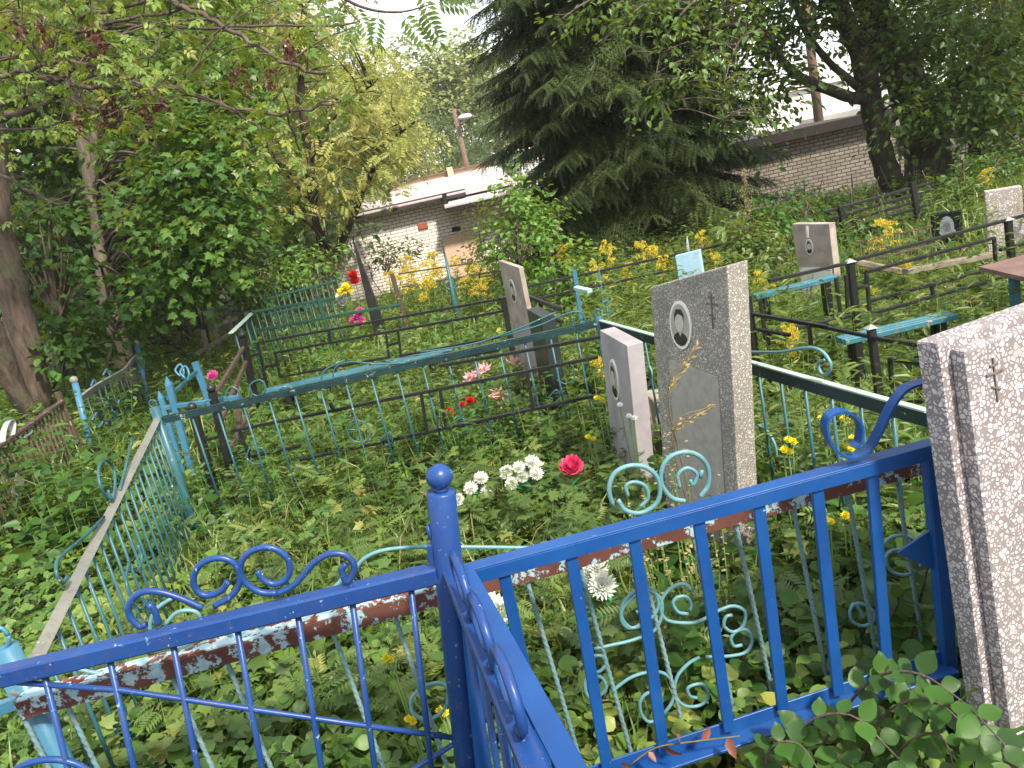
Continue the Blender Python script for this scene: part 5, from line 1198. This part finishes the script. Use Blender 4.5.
shrub('leafy green shrub at the right end under the big old tree', 960, 200, 9, [blob(985, 165, 9.2, 30, 16, .4), blob(960, 190, 9, 26, 14, .4)], 60, 11, .07, 'leaf', MT['L_broad'], .2)
shrub('green shrub between the grey brick garage and the brownish stone', 850, 250, 8.4, [blob(845, 228, 8.4, 26, 15, .4), blob(900, 222, 9.2, 26, 12, .4)], 70, 11, .065, 'leaf', MT['L_broad'], .18)

shrub('dark shrub hugging the dark slatted fence under the old tree limb', 850, 215, 10.5, [blob(848, 203, 10.6, 22, 12, .4), blob(820, 212, 10.2, 22, 12, .4)], 60, 12, .07, 'leaf', MT['L_dark'], .2)
shrub('dark shrub between the two stems of the big old tree', 912, 205, 11, [blob(908, 186, 11, 16, 12, .4), blob(940, 200, 10.4, 26, 10, .4)], 50, 12, .07, 'leaf', MT['L_dark'], .2)
shrub('feathery green shrub with pale tips left of the brownish headstone', 745, 262, 6.8, [blob(742, 240, 6.8, 22, 20, .3), blob(765, 250, 6.6, 18, 14, .25)], 70, 12, .06, 'leaf', MT['L_weed'], .16)
# -- background trees: a few masters, copied
def far_proto(name, lmat, H, W, seed, ncl, per, size, lt='leaf', bm='bark'):
    global RNG
    keep = RNG; RNG = np.random.default_rng(seed)
    t = thing(name, 'x', 'tree', (0, 0, 0)); mb = MB(); tr_ = [np.array([0, 0, -.3]), np.array([.1, 0, H * .3]), np.array([RNG.normal(0, .2), 0, H * .6]), np.array([RNG.normal(0, .3), 0, H * .92])]
    sp = dens(tr_); mb.tube(sp, list(np.linspace(.025 * H, .04, len(sp))), 8)
    bl = []
    for k in range(11):
        h = RNG.uniform(.22, .9); rr = W * (1.05 - abs(h - .5) * 1.1) * .5; a = RNG.uniform(0, 6.28); bl.append((np.array([math.cos(a) * rr, math.sin(a) * rr, h * H]), np.array([W * .42, W * .42, H * .14]) * RNG.uniform(.75, 1.2)))
    c, o = sample_blobs(bl, ncl, .45); limbs_to(mb, sp, c[:90], .02)
    me = mb.build('trunk', MT[bm], t, local=True); crown_leaves(c, o, per, W * .13, size, lt, MT[lmat], t, local=True)
    RNG = keep; return t
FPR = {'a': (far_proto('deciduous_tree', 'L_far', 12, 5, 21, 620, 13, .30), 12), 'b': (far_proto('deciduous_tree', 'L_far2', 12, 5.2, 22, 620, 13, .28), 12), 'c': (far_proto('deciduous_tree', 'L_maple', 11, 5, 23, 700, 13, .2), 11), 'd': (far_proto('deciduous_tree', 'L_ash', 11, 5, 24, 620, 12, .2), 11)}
fus = {}
def far_tree(k, x, y, h, label, group, w=1.0):
    o, H = FPR[k]; o = copy_tree(o) if fus.get(k) else o; fus[k] = True
    s = h / H; o.location = (x, y, float(gz(x, y))); o.scale = (s * w, s * w, s); o.rotation_euler = (0, 0, random.uniform(0, 6.28)); o['label'] = label; o['group'] = group
    return o
def far_px(k, px, ptop, y, label, group, w=1.0):
    q = P(px, ptop, y); far_tree(k, q[0], y, q[2] - float(gz(q[0], y)), label, group, w)
gA, lA = 'far pale trees', 'hazy pale tree in the row far beyond the white brick garage'
for k, x, tp, y, w in (('a', 430, 25, 62, 1.3), ('a', 400, 62, 58, 1.0), ('a', 478, 35, 60, 1.1), ('b', 415, 95, 52, .9), ('b', 445, 105, 55, .8), ('b', 495, 60, 54, .8), ('a', 520, 55, 66, 1.1), ('b', 478, 110, 50, .7), ('a', 370, 80, 64, 1.0), ('a', 345, 70, 60, 1.1), ('a', 560, 30, 70, 1.3), ('a', 610, 30, 72, 1.3)):
    far_px(k, x, tp + 12, y, lA, gA, w)
gB, lB = 'trees behind the maple', 'green tree behind the twin trunk maple on the left'
for k, x, tp, y, w in (('c', 20, -160, 16, 1.0), ('c', 110, -140, 18, 1.0), ('b', -40, -120, 15, 1.1), ('b', 190, -60, 22, .9), ('b', -110, -160, 14, 1.1), ('c', 60, -80, 24, 1.1), ('b', 150, -60, 28, 1.2), ('b', 0, -60, 30, 1.3), ('c', -80, -60, 26, 1.2), ('b', 95, 60, 13.5, .75), ('b', 30, 40, 13, .75)):
    far_px(k, x, tp, y, lB, gB, w)
gC, lC = 'sunny trees behind the airy tree', 'sunny yellow green tree behind the airy forked one'
for k, x, tp, y, w in (('d', 250, -10, 27, 1.0), ('d', 300, 0, 30, .9), ('d', 345, 40, 33, .8), ('d', 225, 60, 24, .8), ('a', 280, 60, 36, 1.0), ('d', 270, 150, 21, .6)):
    far_px(k, x, tp, y, lC, gC, w)
gD, lD = 'trees right of the garage', 'dark green tree standing behind the big old tree at the right edge'
for k, x, tp, y, w in (('b', 1000, -140, 22, 1.0), ('b', 1060, -160, 20, 1.0), ('c', 960, -100, 26, .9), ('c', 1100, -150, 17, 1.0), ('b', 690, 10, 30, .8)):
    far_px(k, x, tp, y, lD if x > 900 else 'green tree just showing between the spruce and the old tree', gD if x > 900 else 'tree by the spruce', w)

# ================================================================== GROUND VEGETATION (nobody could count it)
def scatter(n, x0, x1, y0, y1, dfun=None):
    x = RNG.uniform(x0, x1, n * 3); y = RNG.uniform(y0, y1, n * 3)
    if dfun is not None: k = RNG.random(n * 3) < dfun(x, y); x, y = x[k], y[k]
    x, y = x[:n], y[:n]; return np.stack([x, y, gz(x, y)], 1)
def patch(x, y, s=1.0, o=0.0): return .5 + .5 * np.sin(x * 1.9 * s + o + np.sin(y * 1.3 * s + o)) * np.cos(y * 1.7 * s + 1.3 * o)
def infr(x, y, m=.25): return np.abs(x) < (y + .4) * .72 + m

def low_cover(name, n, box, size, lt, mat, hmin, hmax, dfun=None, tilt=.45):
    p = scatter(n, *box, dfun); m = len(p); h = RNG.uniform(hmin, hmax, m) * (.6 + .6 * patch(p[:, 0], p[:, 1], 2.2)); p[:, 2] += h
    d = RNG.normal(size=(m, 3)); d[:, 2] *= .25; nn = np.tile([0, -.25, 1.0], (m, 1)) + RNG.normal(0, tilt, (m, 3))
    ti = np.clip(.55 * patch(p[:, 0], p[:, 1], 1.4, 2) + .5 * RNG.random(m) - .05, 0, 1)
    return tag(leafmesh(name, lt, p, basis(d, nn), size * RNG.uniform(.6, 1.3, m), ti, mat), kind='stuff')

tri = T_trifoliate(); rnd = T_round(.8)
low_cover('creeping_ground_cover', 17000, (-5.5, .9, .9, 6.5), .062, tri, MT['L_cover'], .02, .20, lambda x, y: infr(x, y) * np.clip(1.05 - .5 * np.clip(x + .3, 0, 1) - .55 * ((x > -1.2 - .12 * y) & (y > 2.3)), .12, 1) * (.55 + .45 * patch(x, y, 1.2)))
low_cover('creeping_leaves', 5200, (-1.6, 1.5, .8, 2.3), .05, rnd, MT['L_cover'], .03, .22, lambda x, y: infr(x, y))
low_cover('undergrowth_leaves', 9000, (-7, 5, 3.5, 11), .09, rnd, MT['L_broad'], .02, .30, lambda x, y: infr(x, y) * (.15 + .85 * patch(x, y, .9, 1)) * (1 - .75 * ((x > -1.5) & (x < .8) & (y < 7))))
low_cover('fallen_leaves', 5000, (-5, 3, .8, 7), .05, T_leaf(.55), MT['litter'], .0, .02, lambda x, y: infr(x, y), .3)

# grass
def grass(name, n, box, h, dfun, mat='grass', lean=.35, wid=.75):
    p = scatter(n, *box, dfun); m = len(p); a = RNG.uniform(0, 6.28, m); d = np.stack([np.cos(a), np.sin(a), RNG.normal(0, lean, m)], 1)
    nn = np.stack([RNG.normal(0, lean, m), RNG.normal(0, lean, m), np.ones(m)], 1)
    ti = np.clip(.5 * patch(p[:, 0], p[:, 1], 1.1, 4) + .5 * RNG.random(m), 0, 1)
    tb = T_blade(); tb[0][:, 0] *= wid
    return tag(leafmesh(name, tb, p, basis(d, nn), h * RNG.uniform(.5, 1.3, m), ti, MT[mat]), kind='stuff')
grass('grass', 30000, (-1.8, 1.6, 1.2, 7), .22, lambda x, y: infr(x, y) * (.25 + .75 * patch(x, y, 1.5, .4)) * np.where(y < 1.9, .35, 1))
grass('meadow_grass', 45000, (-8, 9, 5, 16), .38, lambda x, y: infr(x, y) * (.3 + .7 * patch(x, y, .7, 2)))
grass('dry_grass', 1200, (-1.5, 4, 2.2, 8), .34, lambda x, y: infr(x, y) * patch(x, y, 1.3, 3), 'straw', .2, .35)

# leafy weeds: upright stems with leaves up the stem
def weeds(name, n, box, hmin, hmax, nl, size, lt, mat, dfun=None, spread=.05):
    p = scatter(n, *box, dfun); m = len(p); H = RNG.uniform(hmin, hmax, m); lean = RNG.normal(0, .12, (m, 2))
    i = np.repeat(np.arange(m), nl); f = RNG.uniform(.15, 1.0, len(i)); a = RNG.uniform(0, 6.28, len(i))
    q = p[i].copy(); q[:, 0] += lean[i, 0] * H[i] * f; q[:, 1] += lean[i, 1] * H[i] * f; q[:, 2] += H[i] * f
    d = np.stack([np.cos(a), np.sin(a), RNG.uniform(-.3, .6, len(i))], 1); nn = np.tile([0, 0, 1.0], (len(i), 1)) + RNG.normal(0, .35, (len(i), 3))
    pt = RNG.beta(2, 2.2, m); ti = np.clip(pt[i] * .7 + .35 * RNG.random(len(i)), 0, 1)
    o = leafmesh(name, lt, q, basis(d, nn), size * RNG.uniform(.6, 1.3, len(i)) * (1.15 - .55 * f), ti, mat)
    # stems
    st = np.array([(-.004, 0, 0), (.004, 0, 0), (0, .004, 1.0)]); V = st[None] * np.stack([np.ones(m), np.ones(m), H], 1)[:, None, :]; V[:, 2, 0] += lean[:, 0] * H; V[:, 2, 1] += lean[:, 1] * H; V += p[:, None, :]
    me = bpy.data.meshes.new(name + '_stem'); me.from_pydata([tuple(v) for v in V.reshape(-1, 3)], [], [(3 * k, 3 * k + 1, 3 * k + 2) for k in range(m)]); me.materials.append(MT['stem'])
    s = bpy.data.objects.new(name + '_stem', me); COL.objects.link(s); s.parent = o
    return tag(o, kind='stuff')
narrow = T_leaf(.2); feather = T_pinnate(6, .3, .40, -.2)
weeds('feathery_weed_growth', 1500, (-1.6, 3.2, 1.9, 6.5), .12, .42, 13, .11, feather, MT['L_weed'], lambda x, y: infr(x, y) * (.25 + .75 * patch(x, y, 1.1, 3)) * np.where((x > .4) | (y > 4.5), 1, .5))
weeds('tall_weed_growth', 1700, (.6, 7, 3.2, 11), .22, .72, 17, .12, narrow, MT['L_weed'], lambda x, y: infr(x, y) * (.3 + .7 * patch(x, y, .8, 1)) * (x > .12 * y) * np.where((x < 2.2) & (y < 4), .5, 1) * np.where((x > 1.2) & (x < 2.45) & (y > 2.9) & (y < 4.05), .08, 1) * np.where((x > .30 * y + .35) & (y > 4.2), .13, 1))
weeds('tangled_weed_growth', 620, (.85, 3.6, 2.3, 6.2), .25, .68, 22, .085, narrow, MT['L_weed'], lambda x, y: (.25 + .75 * patch(x, y, 1.7, 2)) * np.where(((y > 4.3) & (x > 1.7)) | ((x > 1.2) & (x < 2.45) & (y > 2.9) & (y < 4.05)), .04, 1))
weeds('fence_weed_growth', 260, (-1.7, .6, 3.7, 4.8), .2, .55, 18, .07, T_leaf(.3), MT['L_broad'], lambda x, y: patch(x, y, 2.1, .5))
weeds('tufted_weed_growth', 560, (-1.9, .5, 4.6, 7.5), .2, .5, 16, .08, T_leaf(.3), MT['L_weed'], lambda x, y: patch(x, y, 2.1, 2.5))
weeds('broad_weed_growth', 520, (-2.0, 3.4, 4.4, 8.5), .15, .5, 11, .11, T_leaf(.5), MT['L_cover'], lambda x, y: infr(x, y) * (.15 + .85 * patch(x, y, 1.3, 6)) * np.where((x > .30 * y + .35) & (y > 4.2), .1, 1))
weeds('meadow_weed_growth', 1900, (-7, 3, 5.6, 14), .2, .65, 13, .11, T_leaf(.35), MT['L_weed'], lambda x, y: infr(x, y) * (.25 + .75 * patch(x, y, .8, 5)) * np.where((x > -2.2) & (y < 8), .25, 1))
weeds('nettle_growth', 520, (-7, -2.2, 4, 10), .25, .8, 16, .11, T_leaf(.5), MT['L_broad'], lambda x, y: infr(x, y) * (.3 + .7 * patch(x, y, .9, 0)) * (x < -.5 - .42 * y))
weeds('broad_leaf_growth', 190, (.25, 1.5, 1.62, 3.0), .10, .42, 13, .085, rnd, MT['L_broad'], lambda x, y: (.3 + .7 * patch(x, y, 2, 1)) * ((x - .8) ** 2 + (y - 3.1) ** 2 > .05) * (x > .12 * y))
weeds('plot_herb_growth', 800, (-1.4, 1.2, 1.8, 4.6), .06, .32, 12, .075, T_maple(), MT['L_weed'], lambda x, y: (.2 + .8 * patch(x, y, 1.6, 5)))
weeds('dried_umbel_growth', 18, (.24, .46, 1.95, 2.25), .5, .82, 30, .017, T_leaf(.6), MT['straw'], None)
weeds('front_herb_growth', 160, (-.1, 1.2, .95, 1.42), .08, .30, 12, .07, rnd, MT['L_broad'], None)

# -- branch of a shrub leaning out over the blue bottom rail beside the speckled stone
hb = thing('shrub', 'round leaved green shrub spilling over the blue bottom rail in front of the speckled headstone', 'shrub', (.52, 1.35, 0))
mb = MB(); PP, DD, NN_, SS = [], [], [], []
for pts, y0, y1 in (([(800, 780), (860, 690), (910, 672), (960, 700), (1005, 745)], 1.45, 1.12), ([(850, 800), (880, 720), (930, 700), (980, 740)], 1.42, 1.2), ([(780, 800), (800, 730), (850, 715), (900, 760)], 1.42, 1.25), ([(760, 800), (770, 750), (800, 745), (830, 790)], 1.4, 1.3), ([(880, 800), (900, 750), (940, 735), (960, 790)], 1.38, 1.22), ([(820, 760), (845, 700), (880, 680), (915, 690)], 1.6, 1.4), ([(900, 690), (915, 620), (925, 580), (930, 560)], 1.75, 1.7), ([(870, 700), (880, 640), (895, 610), (905, 590)], 1.8, 1.75), ([(830, 700), (845, 650), (870, 630), (890, 650)], 1.85, 1.8)):
    q = dens(polyline_px(pts, y0, y1), 5); mb.tube(q, list(np.linspace(.004, .0015, len(q))), 5)
    for i in range(3, len(q), 2):
        ax = nrm(q[i] - q[i - 1]); s = nrm(np.cross(ax, [0, -.5, 1]))
        for sg in (1, -1):
            PP.append(q[i]); DD.append(ax * .35 + s * sg + RNG.normal(0, .3, 3)); NN_.append(np.array([0, -.6, 1]) + RNG.normal(0, .45, 3)); SS.append(RNG.uniform(.034, .056))
    PP.append(q[-1]); DD.append(ax); NN_.append(np.array([0, -.6, 1.0])); SS.append(.045)
mb.build('twig', MT['bark'], hb); n = len(PP)
leafmesh('foliage', rnd, np.array(PP), basis(np.array(DD), np.array(NN_)), np.array(SS), RNG.random(n) * .7, MT['L_broad'], hb)

dt = thing('dry_twig', 'withered twig with reddish brown leaves caught on the bright blue bottom rail', 'twig', P(665, 748, 1.40))
q = dens(polyline_px([(630, 765), (655, 748), (690, 742), (740, 736)], 1.40), 4); MB().tube(q, .0018, 5).build('stem', MT['stem_dry'], dt)
pp = np.array([q[0], q[3], q[5], q[7], q[9], q[11]]); dd = RNG.normal(0, .5, (6, 3)) + [.1, -.2, -.5]
leafmesh('foliage', T_leaf(.5), pp, basis(dd, np.tile([0, -1.0, .4], (6, 1)) + RNG.normal(0, .4, (6, 3))), RNG.uniform(.022, .045, 6), RNG.random(6), MT['seed_leaf'], dt)
# ================================================================== LIGHT, SKY, FILM
SUN_EL, SUN_AZ = rad(47), rad(147)          # azimuth clockwise from +Y: right and slightly behind the camera
w = bpy.data.worlds.new('World'); SC.world = w; w.use_nodes = True; nt = w.node_tree; bg = nt.nodes['Background']
sk = nt.nodes.new('ShaderNodeTexSky'); sk.sky_type = 'NISHITA'; sk.sun_disc = False; sk.sun_elevation = SUN_EL; sk.sun_rotation = SUN_AZ
sk.dust_density = 1.5; sk.air_density = 1.0; sk.ozone_density = .6; sk.altitude = 100
cl = mix(nt, .7, sk.outputs[0], sk.outputs[0]); nt.nodes[-1].inputs[7].default_value = (1, 1, 1, 1)
for l_ in list(nt.nodes[-1].inputs[7].links): nt.links.remove(l_)
nt.nodes[-1].inputs[7].default_value = (4.4, 4.4, 4.25, 1); nt.links.new(cl, bg.inputs['Color'])   # thin bright overcast veil over the blue
bg.inputs['Strength'].default_value = .15
sd = bpy.data.lights.new('sun', 'SUN'); sd.energy = 3.3; sd.angle = rad(5); sd.color = (1, .91, .76)
so = bpy.data.objects.new('sun', sd); COL.objects.link(so)
sv = Vector((math.sin(SUN_AZ) * math.cos(SUN_EL), math.cos(SUN_AZ) * math.cos(SUN_EL), math.sin(SUN_EL)))
so.rotation_euler = sv.to_track_quat('Z', 'Y').to_euler()
SC.view_settings.view_transform = 'Standard'; SC.view_settings.look = 'None'; SC.view_settings.exposure = 1.5; SC.view_settings.gamma = 1; SC.view_settings.use_curve_mapping = False
SC.render.engine = 'CYCLES'; SC.cycles.max_bounces = 6; SC.cycles.diffuse_bounces = 2; SC.cycles.transmission_bounces = 4; SC.cycles.use_denoising = True

# air over the valley
hz = MB().box((0, 240, 8.5), (900, 720, 31)); hm, hnt, hout = _mat('haze'); hv = hnt.nodes.new('ShaderNodeVolumePrincipled'); hv.inputs['Color'].default_value = (.95, .96, .93, 1); hv.inputs['Density'].default_value = .0008; hv.inputs['Anisotropy'].default_value = .3
hnt.links.new(hv.outputs[0], hout.inputs['Volume']); tag(hz.build('haze', hm), kind='stuff')
SC.cycles.volume_bounces = 1
